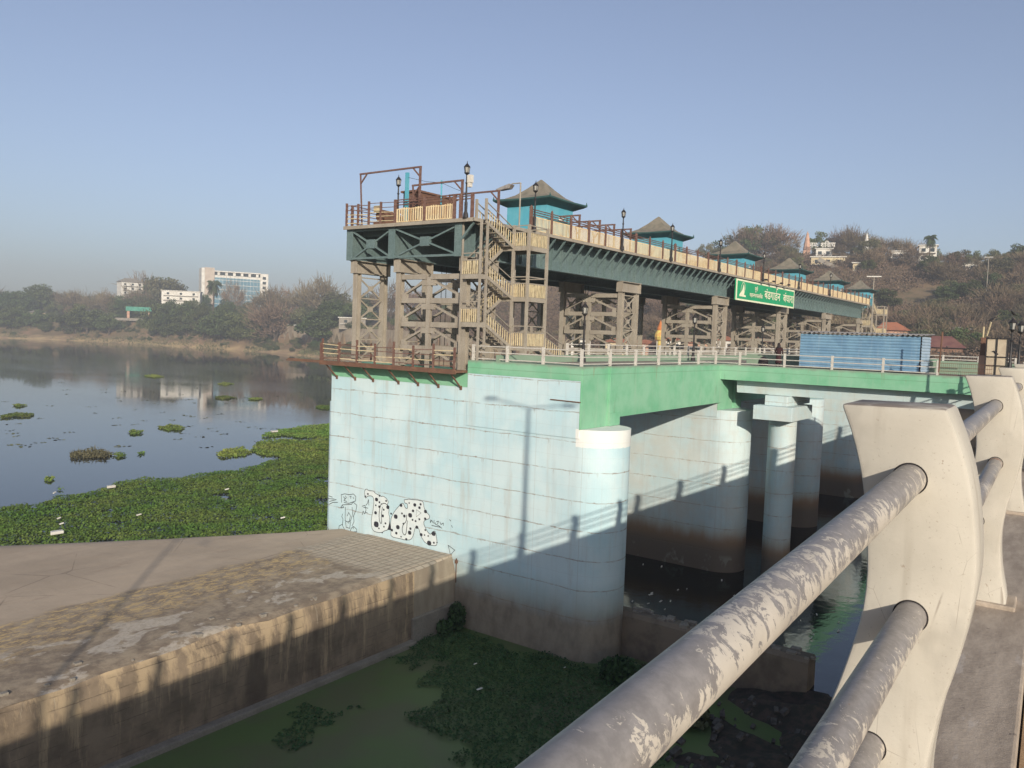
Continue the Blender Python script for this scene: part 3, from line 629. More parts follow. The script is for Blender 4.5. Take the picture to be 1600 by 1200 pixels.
for (y, z, r) in RY:
    for x in XP[:-1]:
        b = MB(); (ya, za), (yb, zb) = sag(x), sag(x+3.56)
        b.tube((x+.11, y+ya, z+za), (x+3.45, y+yb, z+zb), r, n=36); b.build("rail", RAILP, rl, smooth=True)
for x in XP[15:24]:
    for (y, z, r) in RY:
        b = MB(); vs = []; n = 28
        for rr in (r+.004, r-.002):
            for i in range(n): a = 2*math.pi*i/n; vs.append((x-.1205, y+rr*math.cos(a), z+rr*math.sin(a)))
        b.add(vs, [(i, (i+1) % n, n+(i+1) % n, n+i) for i in range(n)]); b.build("hole_rim", BLACK, rl)
for x in (12.8, -17.2, -47.2):
    t = thing("street_lamp", "tall double armed street lamp standing on the road bridge", "street lamp", (x, .037*(x-2.4), -.25), "street lamps on the road bridge")
    t.location.y = 0; ORG[t.name][1] = 0
    b = MB(); b.lathe((x, -.02, -.2), [(.22, 0), (.2, .5), (.13, .6), (.11, 5), (.08, 9.0), (.03, 9.1)], 12); b.build("pole", STEEL, t, smooth=True)
    b = MB(); b.tube((x, -2.4, 9.2), (x, -.02, 8.85), .045, n=8); b.tube((x, -.02, 8.85), (x, 2.4, 9.2), .045, n=8); b.build("arm", STEEL, t)
    for y in (-2.7, 2.7):
        b = MB(); b.box(x-.14, x+.14, y-.4, y+.4, 9.14, 9.26); b.build("lamp_head", ZINC, t, bevel=.03)
    t.location.y = .037*(x-2.4)

# ------------------------------------------------------------------ steel gate towers
def make_tower(i):
    X0 = 38.4 + PITCH*i; X1 = X0 + 2.5
    lab = "grey riveted steel tower at the left end beside the stair tower" if i == 0 else "%s grey steel gate tower from the left under the teal girders" % ORD[i]
    t = thing("steel_tower", lab, "tower", (X0+1.2, 36, -.7), "steel towers carrying the hoist gantry")
    for y in (41.0, 37.0, 31.5):
        zb = 0 if y < 32 and False else -.72
        if y < 32: zb = -.72
        for x in (X0, X1):
            b = MB(); b.box(x-.17, x+.17, y-.03, y+.03, zb, 5.35); b.box(x-.21, x-.16, y-.19, y+.19, zb, 5.35); b.box(x+.16, x+.21, y-.19, y+.19, zb, 5.35); b.box(x-.32, x+.32, y-.28, y+.28, zb, zb+.12); b.build("leg", STEEL, t)
        b = MB(); b.box(X0-.36, X1+.36, y-.30, y+.30, 5.35, 5.42); b.box(X0-.34, X1+.34, y-.06, y+.06, 5.42, 6.15); b.box(X0-.36, X0-.28, y-.28, y+.28, 5.42, 6.15); b.box(X1+.28, X1+.36, y-.28, y+.28, 5.42, 6.15)
        b.box(X0-.4, X1+.4, y-.3, y+.3, 6.15, 6.2); b.build("cap_beam", STEEL, t)
        b = MB(); zz = np.linspace(-.5, 5.1, 5)
        for k in range(4):
            b.beam((X0+.2, y-.05, zz[k]), (X1-.2, y-.05, zz[k+1]), .05, .11); b.beam((X0+.2, y+.05, zz[k+1]), (X1-.2, y+.05, zz[k]), .05, .11)
            b.beam((X0+.2, y, zz[k+1]), (X1-.2, y, zz[k+1]), .05, .08)
            c = (zz[k]+zz[k+1])/2; b.box((X0+X1)/2-.17, (X0+X1)/2+.17, y-.09, y+.09, c-.17, c+.17)
        b.build("lacing", STEEL, t)
    for x in (X0, X1):
        s = -1 if x == X0 else 1
        b = MB(); b.box(x-.1, x+.1, 34.28, 34.62, -.72, 5.05); b.build("middle_post", STEEL, t)
        for z in (5.05, 3.55, 2.05, .55):
            for ya, yb in ((31.76, 34.24), (34.66, 36.74)): b = MB(); b.box(x-.12, x+.12, ya, yb, z-.16, z+.16); b.build("cross_beam", STEEL, t)
        for z in (3.55, 2.05, .55, -.75):
            for ya, yb in ((34.2, 31.85), (34.7, 36.7)):
                b = MB(); b.beam((x, ya, z+1.28), (x, yb, z+.32), .13, .17, (1, 0, 0)); b.box(x-.13, x+.13, min(yb, yb+(.35 if yb < 34 else -.35)), max(yb, yb+(.35 if yb < 34 else -.35)), z+.15, z+.5); b.build("brace", STEEL, t)
            b = MB(); b.box(x-.125, x+.125, 33.9, 35.0, z+.95, z+1.3); b.build("gusset_plate", STEEL, t)
    return t
for i in range(6): make_tower(i)
for i in range(6):   # lifting ropes hanging beside the towers
    X = 43.6 + PITCH*i
    t = thing("gate_rope", "pair of thin hoist ropes hanging in the %s bay from the left" % ORD[i], "rope", (X, 36, 6), "hoist ropes under the gantry")
    for dx in (0, .5):
        b = MB(); b.tube((X+dx, 38, 6.3), (X+dx, 38, -3), .025, n=5); b.build("rope", BLACK, t)
# ------------------------------------------------------------------ hoist gantry
GX0, GX1 = 37.85, 139.4
g = thing("hoist_gantry", "long teal plate girder gantry deck spanning all the steel towers", "gantry", (38, 36, 6.2))
for y, m in ((41.2, 0), (37.3, 0), (31.75, 1)):
    b = MB(); b.box(GX0, GX1, y-.02, y+.02, 6.28, 8.24); b.box(GX0, GX1, y-.26, y+.26, 6.2, 6.28); b.box(GX0, GX1, y-.26, y+.26, 8.2, 8.26); b.build("plate_girder", TEAL, g)
    b = MB(); b.box(GX0-.04, GX0, y-.29, y+.29, 6.2, 8.3); b.build("end_plate", TEAL, g)
n = 0
for ks in range(8):                                     # stiffener brackets: leaning struts out to the deck edge, a bay to a part
    for k in range(10):
        b = MB(); x = 39.2 + (ks*10+k)*1.25
        if x > GX1-.3: break
        b.box(x-.035, x+.035, 31.52, 31.73, 6.28, 8.2); b.beam((x, 31.66, 6.85), (x, 30.62, 8.14), .11, .13, (1, 0, 0)); b.beam((x, 31.7, 8.17), (x, 30.55, 8.17), .07, .09); b.build("bracket", TEAL, g)
b = MB(); b.box(GX0-.25, GX1, 30.5, 41.5, 8.27, 8.36); b.build("deck", simple("deck_plate", (.17, .14, .11), (.10, .08, .065), 2, .8), g)
b = MB(); b.box(GX0-.3, GX1, 30.44, 30.5, 8.24, 8.44); b.box(GX0-.31, GX0-.25, 30.44, 41.55, 8.2, 8.42); b.build("edge_channel", STEEL, g)
for ya, yb in ((31.9, 37.1), (37.5, 41.0)):             # crossed end frames
    for xx in (GX0+.05, 49, 58, 68, 78, 88):
        b = MB(); m = (ya+yb)/2; s = 0
        b.beam((xx, ya, 6.35), (xx, yb, 8.1), .1, .13, (1, 0, 0)); b.beam((xx+.13, ya, 8.1), (xx+.13, yb, 6.35), .1, .13, (1, 0, 0)); b.box(xx-.06, xx+.19, m-.38, m+.38, 6.92, 7.5)
        b.beam((xx, ya, 6.3), (xx, yb, 6.3), .14, .14); b.beam((xx+.05, ya, 8.15), (xx+.05, yb, 8.15), .12, .14); b.build("cross_frame", TEAL, g)
b = MB(); b.beam((GX0, 31.5, 7.2), (GX0, 30.6, 8.16), .12, .12, (1, 0, 0)); b.box(GX0-.03, GX0+.03, 31.46, 31.75, 6.25, 8.2); b.build("corner_bracket", TEAL, g)
def bolt_girder_soffit():
    for k in range(34):
        x = 39 + k*3.0; b = MB(); b.box(x-.1, x+.1, 31.8, 41.1, 7.86, 8.26); b.build("deck_joist", TEAL, g)
bolt_girder_soffit()

def pales(b, p, q, z0, z1, step, w):
    p = Vector(p); q = Vector(q); L = (q-p).length; n = max(1, int(L/step)); d = (q-p).normalized()
    for k in range(n):
        c = p + d*(L*(k+.5)/n); j = random.uniform(-.012, .012)
        b.beam((c.x, c.y, c.z+z0), (c.x+j, c.y+j, c.z+z1), w, .02, (d.x, d.y, d.z) if abs(d.z) < .01 else (1, 0, 0))
gr = thing("gantry_railing", "maroon posts and yellow paled panels along the gantry edge", "railing", (38, 30.6, 8.36))
k = 0; x = 43.7; XS = []
while x < GX1: XS.append(x); x += 2.45
for i, x in enumerate(XS):
    b = MB(); w_ = .13 if i % 3 == 0 else .08; b.box(x-w_, x+w_, 30.5, 30.62, 8.36, 9.86); b.lathe((x, 30.56, 9.86), [(w_*.9, 0), (w_*1.1, .06), (.02, .2)], 6); b.build("post", BROWN, gr)
    if i < len(XS)-1:
        x2 = XS[i+1]; b = MB()
        for k in range(14): xx = x + .2 + (x2-x-.4)*k/13; b.box(xx-.036, xx+.036, 30.545, 30.57, 8.48, 9.36)
        b.box(x+.1, x2-.1, 30.575, 30.6, 8.46, 8.52); b.box(x+.1, x2-.1, 30.575, 30.6, 9.32, 9.38); b.build("panel", YELLOW, gr)
b = MB()
for z in (9.5, 9.66, 9.8): b.tube((43.7, 30.56, z), (GX1, 30.56, z), .035, n=6)
b.build("top_rail", BROWN, gr)
ur = thing("gantry_railing", "maroon railing along the far upstream edge of the gantry", "railing", (38, 41.4, 8.36))
for x in np.arange(38.2, 100, 3.2):
    b = MB(); b.box(x-.08, x+.08, 41.36, 41.48, 8.36, 9.9); b.build("post", BROWN, ur)
b = MB()
for z in (8.7, 9.0, 9.3, 9.6, 9.85): b.tube((38, 41.4, z), (100, 41.4, z), .03, n=5)
b.build("rail", BROWN, ur)
er = thing("gantry_railing", "maroon posts and yellow pales across the left end of the gantry", "railing", (37.7, 36, 8.36))
EY = [30.62, 31.5, 32.0, 34.4, 36.9, 38.2, 39.3, 40.3, 41.4]
for i, y in enumerate(EY):
    b = MB(); ww = .10 if i in (0, 1, 2, 3, 4) else .06; b.box(37.62, 37.74, y-ww, y+ww, 8.36, 9.9 if i < 5 else 9.95 - .1*(i % 2)); b.build("post", BROWN, er)
for i in (2, 3):
    b = MB(); y0, y1 = EY[i]+.16, EY[i+1]-.16; n = 12
    for k in range(n): y = y0 + (y1-y0)*k/(n-1); b.box(37.67, 37.70, y-.05, y+.05, 8.46, 9.34+.03*math.sin(k))
    b.box(37.705, 37.73, y0, y1, 8.46, 8.52); b.box(37.705, 37.73, y0, y1, 9.26, 9.31); b.build("panel", YELLOW, er)
b = MB()
for z in (9.55, 9.72, 9.86): b.tube((37.68, 30.6, z), (37.68, 36.9, z), .035, n=6)
b.build("top_rail", BROWN, er)
for z in (8.6, 8.9, 9.15, 9.45, 9.75):
    b = MB(); b.beam((37.68, 36.9, z), (37.68, 39.2, z+.06), .03, .04); b.beam((37.68, 39.3, z-.05), (37.68, 41.4, z+.03), .03, .05); b.build("rail", STAIRY if z < 9.3 else BROWN, er)
def uframe(x, ya, yb, z1, lab, m=BROWN):
    t = thing("portal_frame", lab, "frame", (x, (ya+yb)/2, 8.36), "portal frames across the gantry")
    b = MB(); b.beam((x, ya, 8.36), (x, ya, z1), .12, .12); b.build("post", m, t)
    b = MB(); b.beam((x, yb, 8.36), (x, yb+.25, z1), .08, .08); b.build("post", m, t)
    b = MB(); b.beam((x, ya-.08, z1), (x, yb+.3, z1), .1, .1); b.build("beam", m, t)
    b = MB(); b.beam((x, ya, z1-.62), (x, ya+.6, z1-.05), .075, .075, (1, 0, 0)); b.beam((x, yb+.2, z1-.62), (x, yb-.35, z1-.05), .075, .075, (1, 0, 0)); b.build("knee_brace", m, t)
uframe(37.95, 35.1, 40.2, 11.85, "tallest maroon portal frame at the left end of the gantry")
uframe(38.0, 31.7, 35.5, 10.75, "lower maroon portal frame at the end beside the corner lamp post")
uframe(40.4, 30.75, 34.5, 10.45, "maroon portal frame just right of the corner lamp post")
for k, x in enumerate((50.1, 53.0, 55.2, 57.9)): uframe(x, 30.8, 34.0, 10.3, "%s maroon portal frame along the rail between the two nearest huts" % ORD[k])
t = thing("hoist_machine", "big rust brown hoist housing at the left end of the gantry", "machine", (43, 36.3, 8.36))
b = MB(); b.box(39.8, 43.6, 36.95, 38.3, 8.36, 10.75); b.build("housing", RUST, t, bevel=.05)
b = MB(); b.tube((39.78, 37.5, 10.0), (39.6, 37.5, 10.0), .55, n=18); b.tube((39.78, 38.2, 9.5), (39.65, 38.2, 9.5), .2, n=14); b.build("wheel", BROWN, t)
b = MB(); b.box(39.65, 43.8, 36.85, 38.4, 10.75, 10.87); b.build("cover", RUST, t)
t = thing("cable_post", "slim turquoise post in front of the rusty hoist housing", "post", (37.9, 36.1, 8.36))
b = MB(); b.beam((38.1, 36.35, 8.36), (38.0, 36.25, 11.6), .16, .22); b.build("post", HUTB, t); b = MB(); b.tube((38.05, 33.4, 8.36), (38.05, 33.4, 10.9), .05, n=6); b.build("thin_post", HUTB, t)
b = MB(); P = [Vector((38, 36.2, 11.3)), Vector((38, 34.6, 10.9)), Vector((38, 33.4, 10.75)), Vector((38, 32.3, 10.3)), Vector((38, 31.2, 9.9))]
for a, c in zip(P[:-1], P[1:]): b.tube(a, c, .012, n=4)
b.build("wire", BLACK, t)
t = thing("winch", "small brown winch and box behind the left end rails", "winch", (38.4, 38.6, 8.36))
b = MB(); b.box(38.1, 39.3, 37.3, 38.3, 8.36, 9.0); b.tube((38.3, 38.9, 9.1), (39.3, 38.9, 9.1), .4, n=14); b.box(38.2, 39.4, 38.4, 39.4, 8.36, 8.7); b.build("body", RUST, t)
b = MB(); b.box(38.0, 38.3, 38.7, 39.2, 9.3, 9.7); b.build("control_box", STAIRY, t)
# hoist huts
def make_hut(i):
    X = 50.2 + PITCH*i; Y = 34.3
    lab = "nearest turquoise hoist hut with a curved olive pagoda roof" if i == 0 else "%s turquoise hoist hut from the left along the gantry" % ORD[i]
    h = thing("hoist_hut", lab, "hut", (X, Y, 8.36), "pagoda roofed hoist huts")
    b = MB(); b.box(X-1.75, X+1.75, Y-1.75, Y+1.75, 8.36, 11.0); hw = b.build("wall", HUTB, h)
    ring = lambda e, z, up=0: [(X-e, Y-e, z+up), (X, Y-e, z), (X+e, Y-e, z+up), (X+e, Y, z), (X+e, Y+e, z+up), (X, Y+e, z), (X-e, Y+e, z+up), (X-e, Y, z)]
    def loft(rs, cap):
        vs = sum(rs, []); fs = [(k*8+i, k*8+(i+1) % 8, (k+1)*8+(i+1) % 8, (k+1)*8+i) for k in range(len(rs)-1) for i in range(8)]
        if cap: fs.append(tuple(range((len(rs)-1)*8, len(rs)*8)))
        return vs, fs
    b = MB(); b.add(*loft([ring(2.5, 11.37, .06), ring(1.95, 11.52, .01), ring(1.35, 11.85), ring(.75, 12.38), ring(.3, 12.85), ring(.05, 13.1)], True)); hr = b.build("roof", ROOF, h)
    b = MB(); b.add(*loft([ring(1.77, 10.92), ring(1.9, 10.98), ring(2.1, 11.06, .02), ring(2.34, 11.16, .03), ring(2.52, 11.26, .05), ring(2.54, 11.36, .06), ring(2.45, 11.37, .05)], False)); b.build("eaves", COVE, h)
    for sx, sy in ((-1,-1),(1,-1),(1,1),(-1,1)):
        b = MB(); b.lathe((X+sx*2.48, Y+sy*2.48, 11.40), [(.06, 0), (.07, .06), (.04, .12), (.012, .24)], 8); b.build("finial", COVE, hr)
    b = MB(); b.box(X-.15, X+.45, Y-1.81, Y-1.76, 9.98, 10.25); b.build("notice", HOUSEW, hw)
    b = MB(); b.box(X+.9, X+1.0, Y-1.8, Y-1.76, 8.36, 10.3); b.box(X-1.72, X+1.72, Y-1.79, Y-1.755, 9.9, 9.94); b.build("trim", COVE, hw)
    return h
for i in range(6): make_hut(i)
# lamp posts
def lamp_post(x, y, z0, H, lab, group, m=BLACK, box=False):
    t = thing("lamp_post", lab, "lamp post", (x, y, z0), group)
    k = H/3.3
    b = MB(); b.lathe((x, y, z0), [(.17*k, 0), (.15*k, .25*k), (.09*k, .4*k), (.10*k, .9*k), (.065*k, 1.0*k), (.05*k, 2.0*k), (.09*k, 2.06*k), (.05*k, 2.12*k), (.045*k, 2.5*k), (.08*k, 2.55*k)], 10); b.build("post", m, t, smooth=True)
    b = MB(); b.lathe((x, y, z0), [(.06*k, 2.55*k), (.165*k, 2.62*k), (.165*k, 2.66*k)], 8); b.lathe((x, y, z0), [(.185*k, 2.97*k), (.2*k, 3.0*k), (.09*k, 3.14*k), (.03*k, 3.2*k), (.012*k, 3.34*k)], 8)
    for a in range(6):
        c, s = math.cos(a*math.pi/3), math.sin(a*math.pi/3); b.beam((x+.13*k*c, y+.13*k*s, z0+2.64*k), (x+.175*k*c, y+.175*k*s, z0+2.98*k), .02*k, .02*k)
    lf = b.build("lantern_frame", m, t)
    b = MB(); b.lathe((x, y, z0), [(.11*k, 2.66*k), (.16*k, 2.97*k)], 6); b.build("glass", GLASSW, lf)
    if box: b = MB(); b.box(x-.12, x+.12, y-.42, y-.12, z0+2.05, z0+2.5); b.box(x-.1, x+.1, y-.36, y-.14, z0+1.8, z0+2.05); b.build("camera_box", HOUSEW, t)
    return t
lamp_post(37.55, 31.0, 8.4, 3.3, "black lamp post with white camera box at the gantry corner", "black lamp posts", box=True)
lamp_post(38.0, 37.0, 8.4, 3.1, "black lamp post behind the left end rails of the gantry", "black lamp posts")
lamp_post(43.8, 30.35, 8.4, 3.2, "black lamp post above the stair landing in front of the nearest hut", "black lamp posts")
for k, x in enumerate((55.8, 64.6, 75.5, 88, 101, 115)): lamp_post(x, 30.36, 8.4, 3.2, "%s black lamp post along the gantry rail right of the nearest hut" % ORD[k], "black lamp posts")
for k, x in enumerate((46.2, 64.1, 81.1, 98, 115)): lamp_post(x, 27.7, -.05, 4.0 if k < 2 else 3.6, "%s dark lamp post from the left standing on the low walkway" % ORD[k], "black lamp posts")
t = thing("floodlight_pole", "thin pole with a floodlight arm beside the nearest pagoda hut", "floodlight", (42.8, 30.6, 8.36))
b = MB(); b.tube((42.6, 30.7, 8.36), (42.6, 30.7, 11.3), .05, n=8); b.tube((42.6, 30.7, 11.3), (42.6, 31.4, 11.3), .04, n=8); b.build("pole", STEEL, t)
b = MB(); b.prism([(31.3, 11.22), (31.5, 11.3), (32.2, 11.12), (32.6, 11.0), (32.3, 10.92), (31.5, 10.98)], 0, 42.4, 42.8); b.build("lamp_head", ZINC, t, bevel=.03)

# ------------------------------------------------------------------ stair towers
def stair_tower(name, lab, dx, dy, mirror=False):
    t = thing(name, lab, "staircase", (40+dx, 30+dy, 0))
    fx = (lambda x: dx + x) if not mirror else (lambda x: dx - x)
    A = (30.05+dy, 30.78+dy); B = (30.82+dy, 31.45+dy)
    XL0, XL1, XR0, XR1 = 37.9, 38.5, 41.2, 43.25
    zs_top, R1, L1, R2, L2, R3 = 8.36, 7.1, 5.12, 3.95, 2.25, .9
    def flight(x0, z0, x1, z1, lane, nm="flight"):
        b = MB(); n = max(4, round(abs(z0-z1)/.2))
        for s in lane: b.beam((fx(x0), s, z0-.08), (fx(x1), s, z1-.08), .05, .2, (0, 0, 1))
        for k in range(n): 
            xx = x0 + (x1-x0)*(k+.5)/n; z = z0 + (z1-z0)*(k+1)/n; w = abs(x1-x0)/n/2; b.box(min(fx(xx-w), fx(xx+w)), max(fx(xx-w), fx(xx+w)), lane[0]+.03, lane[1]-.03, z-.04, z)
        b.build(nm, STEEL, t)
        b = MB()
        for s in lane:
            L = abs(x1-x0); m = max(4, int(L/.24))
            for k in range(m):
                f = (k+.5)/m; xx = x0+(x1-x0)*f; z = z0+(z1-z0)*f; b.beam((fx(xx), s, z+.02), (fx(xx)+random.uniform(-.02,.02), s, z+.68), .075, .02, (0, 1, 0))
        b.build("pales", STAIRY, t)
        b = MB()
        for s in lane:
            for h in (.7, 1.08): b.beam((fx(x0), s, z0+h), (fx(x1), s, z1+h), .05, .05)
            b.beam((fx(x0), s, z0), (fx(x0), s, z0+1.25), .13, .13); 
        b.build("handrail", STEEL, t)
    flight(38.3, zs_top, XR0, R1, A); flight(XL1, L1, XR0, R2, A); flight(XL1, L2, XR0, R3, A)
    flight(XR0, R1, XL1, L1, B); flight(XR0, R2, XL1, L2, B)
    def landing(x0, x1, y0, y1, z, sides):
        a, c = sorted((fx(x0), fx(x1))); b = MB(); b.box(a, c, y0, y1, z-.05, z)
        b.box(a-.03, c+.03, y0-.04, y0, z-.28, z); b.box(a-.05, a, y0, y1, z-.28, z); b.box(c, c+.05, y0, y1, z-.28, z); b.build("landing", STEEL, t)
        b = MB(); h = MB()
        for (p, q) in sides:
            p = Vector((fx(p[0]), p[1], z)); q = Vector((fx(q[0]), q[1], z)); L = (q-p).length; n = int(L/.15)
            for k in range(n):
                cpt = p.lerp(q, (k+.5)/n); j = random.uniform(-.03, .03); dv = (q-p).normalized()
                b.beam((cpt.x, cpt.y, z+.02), (cpt.x+dv.x*j, cpt.y+dv.y*j, z+.82), .085 if abs(dv.x) > .5 else .02, .02 if abs(dv.x) > .5 else .085, (0, 1, 0))
            for hh in (.84, 1.25): h.beam((p.x, p.y, z+hh), (q.x, q.y, z+hh), .06, .06)
        b.build("pales", STAIRY, t); h.build("handrail", STEEL, t)
    yf, yb = 28.9+dy, 31.45+dy
    for z in (R1, R2, R3): landing(XR0, XR1, yf, yb, z, [((XR0, yf+.05), (XR0, A[0]))] + [((XR0, yf), (XR1, yf))] + [((XR1, yf), (XR1, yb))] if z != R3 else [((XR0, yf), (XR1, yf)), ((XR0, yf+.05), (XR0, A[0]))])
    for z in (L1, L2): landing(XL0, XL1, A[0], yb, z, [((XL0, A[0]), (XL0, yb))])
    for x, y in ((XR0, yf), (XR1, yf), (XR1, yb), (XR0, A[0]), (XR0, yb)):
        b = MB(); b.beam((fx(x), y, -.05), (fx(x), y, R1+1.3), .16, .16); b.build("column", STEEL, t)
    for x, y in ((XL0, A[0]), (XL1, A[0]-.0), (XL0, yb)):
        b = MB(); b.beam((fx(x), y, -.7), (fx(x), y, 8.3), .12, .12); b.build("column", STEEL, t)
    # last flight down to the walkway
    flight(XR1, R3, 45.6, 0.0, (29.0+dy, 29.9+dy))
    return t
stair_tower("stair_tower", "grey and yellow switchback stair tower at the left end of the gantry", 0, 0)
stair_tower("stair_tower", "small far switchback stair tower at the right end of the gantry", 179.4, 0, True) if False else stair_tower("stair_tower", "small far switchback stair tower at the right end of the gantry", 101.2, 0)

# ------------------------------------------------------------------ sign
SX0, SX1, SZ0, SZ1, SY = 79.95, 99.15, 5.95, 8.1, 30.3
t = thing("name_sign", "long green board with white Marathi lettering hung on the gantry girder", "sign", ((SX0+SX1)/2, SY, 7))
b = MB(); b.box(SX0, SX1, SY, SY+.12, SZ0, SZ1); b.build("board", SIGNG, t)
b = MB(); y = SY-.02
b.box(SX0, SX1, y, SY, SZ1-.17, SZ1); b.box(SX0, SX1, y, SY, SZ0, SZ0+.17); b.box(SX0, SX0+.3, y, SY, SZ0+.17, SZ1-.17); b.box(SX1-.16, SX1, y, SY, SZ0+.17, SZ1-.17); b.build("border", SIGNW, t)
def text_mesh(body, size):
    cu = bpy.data.curves.new("lettering", 'FONT'); cu.body = body; cu.size = size; cu.resolution_u = 3; cu.offset = .012*size; cu.extrude = .004
    o = bpy.data.objects.new("lettering", cu); C.objects.link(o); dg = bpy.context.evaluated_depsgraph_get(); dg.update()
    me = bpy.data.meshes.new_from_object(o.evaluated_get(dg)); bpy.data.objects.remove(o); bpy.data.curves.remove(cu); return me
def put_text(parent, body, x0, x1, z, h, y, m, flip=1):
    me = text_mesh(body, 1.0); n = len(me.vertices); co = np.zeros(n*3); me.vertices.foreach_get("co", co); co = co.reshape(-1, 3)
    mn, mx = co[:, 0].min(), co[:, 0].max(); top = .72
    X = x0 + (co[:, 0]-mn)/(mx-mn)*(x1-x0); Z = z + co[:, 1]*h/top; Y = y - co[:, 2]
    me.vertices.foreach_set("co", (np.stack([X, Y, Z], 1) - ORG[parent.name]).ravel()); me.update(); o = link_mesh("lettering", me, m, parent); return (mn, mx)
put_text(t, "बंडगाडन", SX0+8.55, SX0+13.95, SZ0+.62, .92, SY-.03, SIGNW)
put_text(t, "बंधारा", SX0+15.0, SX1-.3, SZ0+.62, .92, SY-.03, SIGNW)
put_text(t, "पुणे", SX0+5.45, SX0+6.4, SZ0+1.25, .42, SY-.03, SIGNW)
put_text(t, "महानगरपालिका", SX0+3.95, SX0+8.0, SZ0+.55, .42, SY-.03, SIGNW)
b = MB()   # the hook over the third letter, and the emblem
def xz_ribbon(b, pts, wd, y):
    for (a, c) in zip(pts[:-1], pts[1:]):
        A_ = Vector(a); B_ = Vector(c); d_ = (B_-A_).normalized(); q = Vector((-d_.y, d_.x))*wd/2; A_ = A_-d_*wd*.2; B_ = B_+d_*wd*.2
        b.add([(A_.x+q.x, y, A_.y+q.y), (B_.x+q.x, y, B_.y+q.y), (B_.x-q.x, y, B_.y-q.y), (A_.x-q.x, y, A_.y-q.y)], [(0,1,2,3)])
xz_ribbon(b, [(SX0+12.5, SZ0+1.5), (SX0+12.45, SZ0+1.72), (SX0+12.6, SZ0+1.88), (SX0+12.95, SZ0+1.86)], .15, SY-.034); b.build("lettering", SIGNW, t)
b = MB(); ex = SX0+1.9; ez = SZ0+.42
b.add([(ex+p[0], SY-.03, ez+p[1]) for p in [(-.95, 0), (.95, 0), (.9, .16), (.35, .22), (.5, .5), (.42, .95), (.3, 1.2), (.15, 1.28), (.05, 1.12), (-.1, .8), (-.25, .6), (-.8, .3), (-.95, .15)]], [tuple(range(13))])
xz_ribbon(b, [(ex-.55, ez+.5), (ex-.5, ez+1.0), (ex-.2, ez+1.38), (ex+.25, ez+1.45), (ex+.62, ez+1.2), (ex+.72, ez+.7)], .07, SY-.03); b.build("emblem", SIGNW, t)
for k in range(4):
    x = SX0 + 6.5 + 2.6*k; b = MB(); b.beam((x, 30.4, SZ1), (x, 29.55, SZ1+.35), .05, .05); b.box(x-.2, x+.2, 29.35, 29.6, SZ1+.25, SZ1+.42); b.build("sign_lamp", BLACK, t)

# ------------------------------------------------------------------ shed, gate, people, birds on the access deck
t = thing("sheet_shed", "blue corrugated metal shed standing on the access deck", "shed", (61.8, 13.7, 0))
b = MB(); vs = []; fs = []; nz = 120
for k in range(nz+1):
    z = .02 + 2.43*k/nz; o_ = .045*abs(math.sin(k/nz*12*math.pi))**.7
    vs += [(60-o_, 9.8, z), (60-o_, 17.7, z)]
for k in range(nz): fs.append((2*k, 2*k+1, 2*k+3, 2*k+2))
b.add(vs, fs); b.build("front_sheet", SHEDB, t)
b = MB(); vs = []; fs = []
for k in range(nz+1):
    z = .02 + 2.43*k/nz; o_ = .045*abs(math.sin(k/nz*12*math.pi))**.7
    vs += [(60.05, 9.76-o_, z), (63.5, 9.76-o_, z)]
for k in range(nz): fs.append((2*k, 2*k+1, 2*k+3, 2*k+2))
b.add(vs, fs); b.build("end_sheet", simple("pale_blue_sheet", (.34, .43, .52), (.26, .36, .46), 1.5, .5), t)
b = MB(); b.box(60.05, 63.5, 9.8, 17.7, 0, 2.42); b.build("frame", BLACK, t)
b = MB(); vs = []; fs = []; ny = 180
for k in range(ny+1):
    y = 9.5 + 8.4*k/ny; z = 2.52 + .045*math.sin(k/ny*2*math.pi*26)
    vs += [(59.72, y, z), (63.75, y, z+.12), (59.72, y, z+.02), (63.75, y, z+.14)]
for k in range(ny): fs += [(4*k, 4*k+1, 4*k+5, 4*k+4), (4*k+2, 4*k+6, 4*k+7, 4*k+3), (4*k, 4*k+4, 4*k+6, 4*k+2), (4*k+1, 4*k+3, 4*k+7, 4*k+5)]
b.add(vs, fs); b.build("roof", ZINC, t)
t = thing("gate_post_box", "brown and tan boarded gate beside the second bridge post", "gate", (60, 5.6, 0))
b = MB(); b.box(59.9, 60.4, 5.95, 6.35, 0, 1.35); b.build("pillar", HOUSEP, t); b = MB(); b.box(59.95, 60.35, 5.98, 6.3, 1.35, 2.5); b.build("upper_panel", RUST, t)
b = MB(); b.box(59.2, 59.26, 4.75, 5.28, .05, 2.42); b.box(59.2, 59.26, 5.34, 5.85, .05, 2.42); b.build("board", simple("faded_tan_board", (.50, .42, .31), (.42, .34, .25), 2, .8), t)
b = MB()
for y in (4.7, 5.31, 5.9): b.box(59.12, 59.2, y-.03, y+.03, 0, 2.5)
for z in (.15, .75, 1.3, 2.46): b.box(59.1, 59.16, 3.2, 5.9, z-.025, z+.025)
b.build("frame", BLACK, t)
b = MB(); b.tube((60.1, 6.2, 2.5), (60.1, 6.2, 3.2), .05, n=6); b.beam((60.1, 6.0, 2.6), (60.0, 5.8, 3.5), .06, .06); b.build("stick", STAIRY, t)
def skin_fig(name, parent, V, E, Rr, m, sub=1):
    me = bpy.data.meshes.new(name); me.from_pydata(V, E, []); o = link_mesh(name, me, m, parent)
    md = o.modifiers.new("skin", 'SKIN'); 
    if not me.skin_vertices: bpy.context.view_layer.objects.active = o
    lay = me.skin_vertices[0] if me.skin_vertices else None
    if lay:
        for i, r in enumerate(Rr): lay.data[i].radius = (r, r)
        lay.data[0].use_root = True
    o.modifiers.new("sub", 'SUBSURF').levels = sub; o.modifiers["sub"].render_levels = sub
    return o
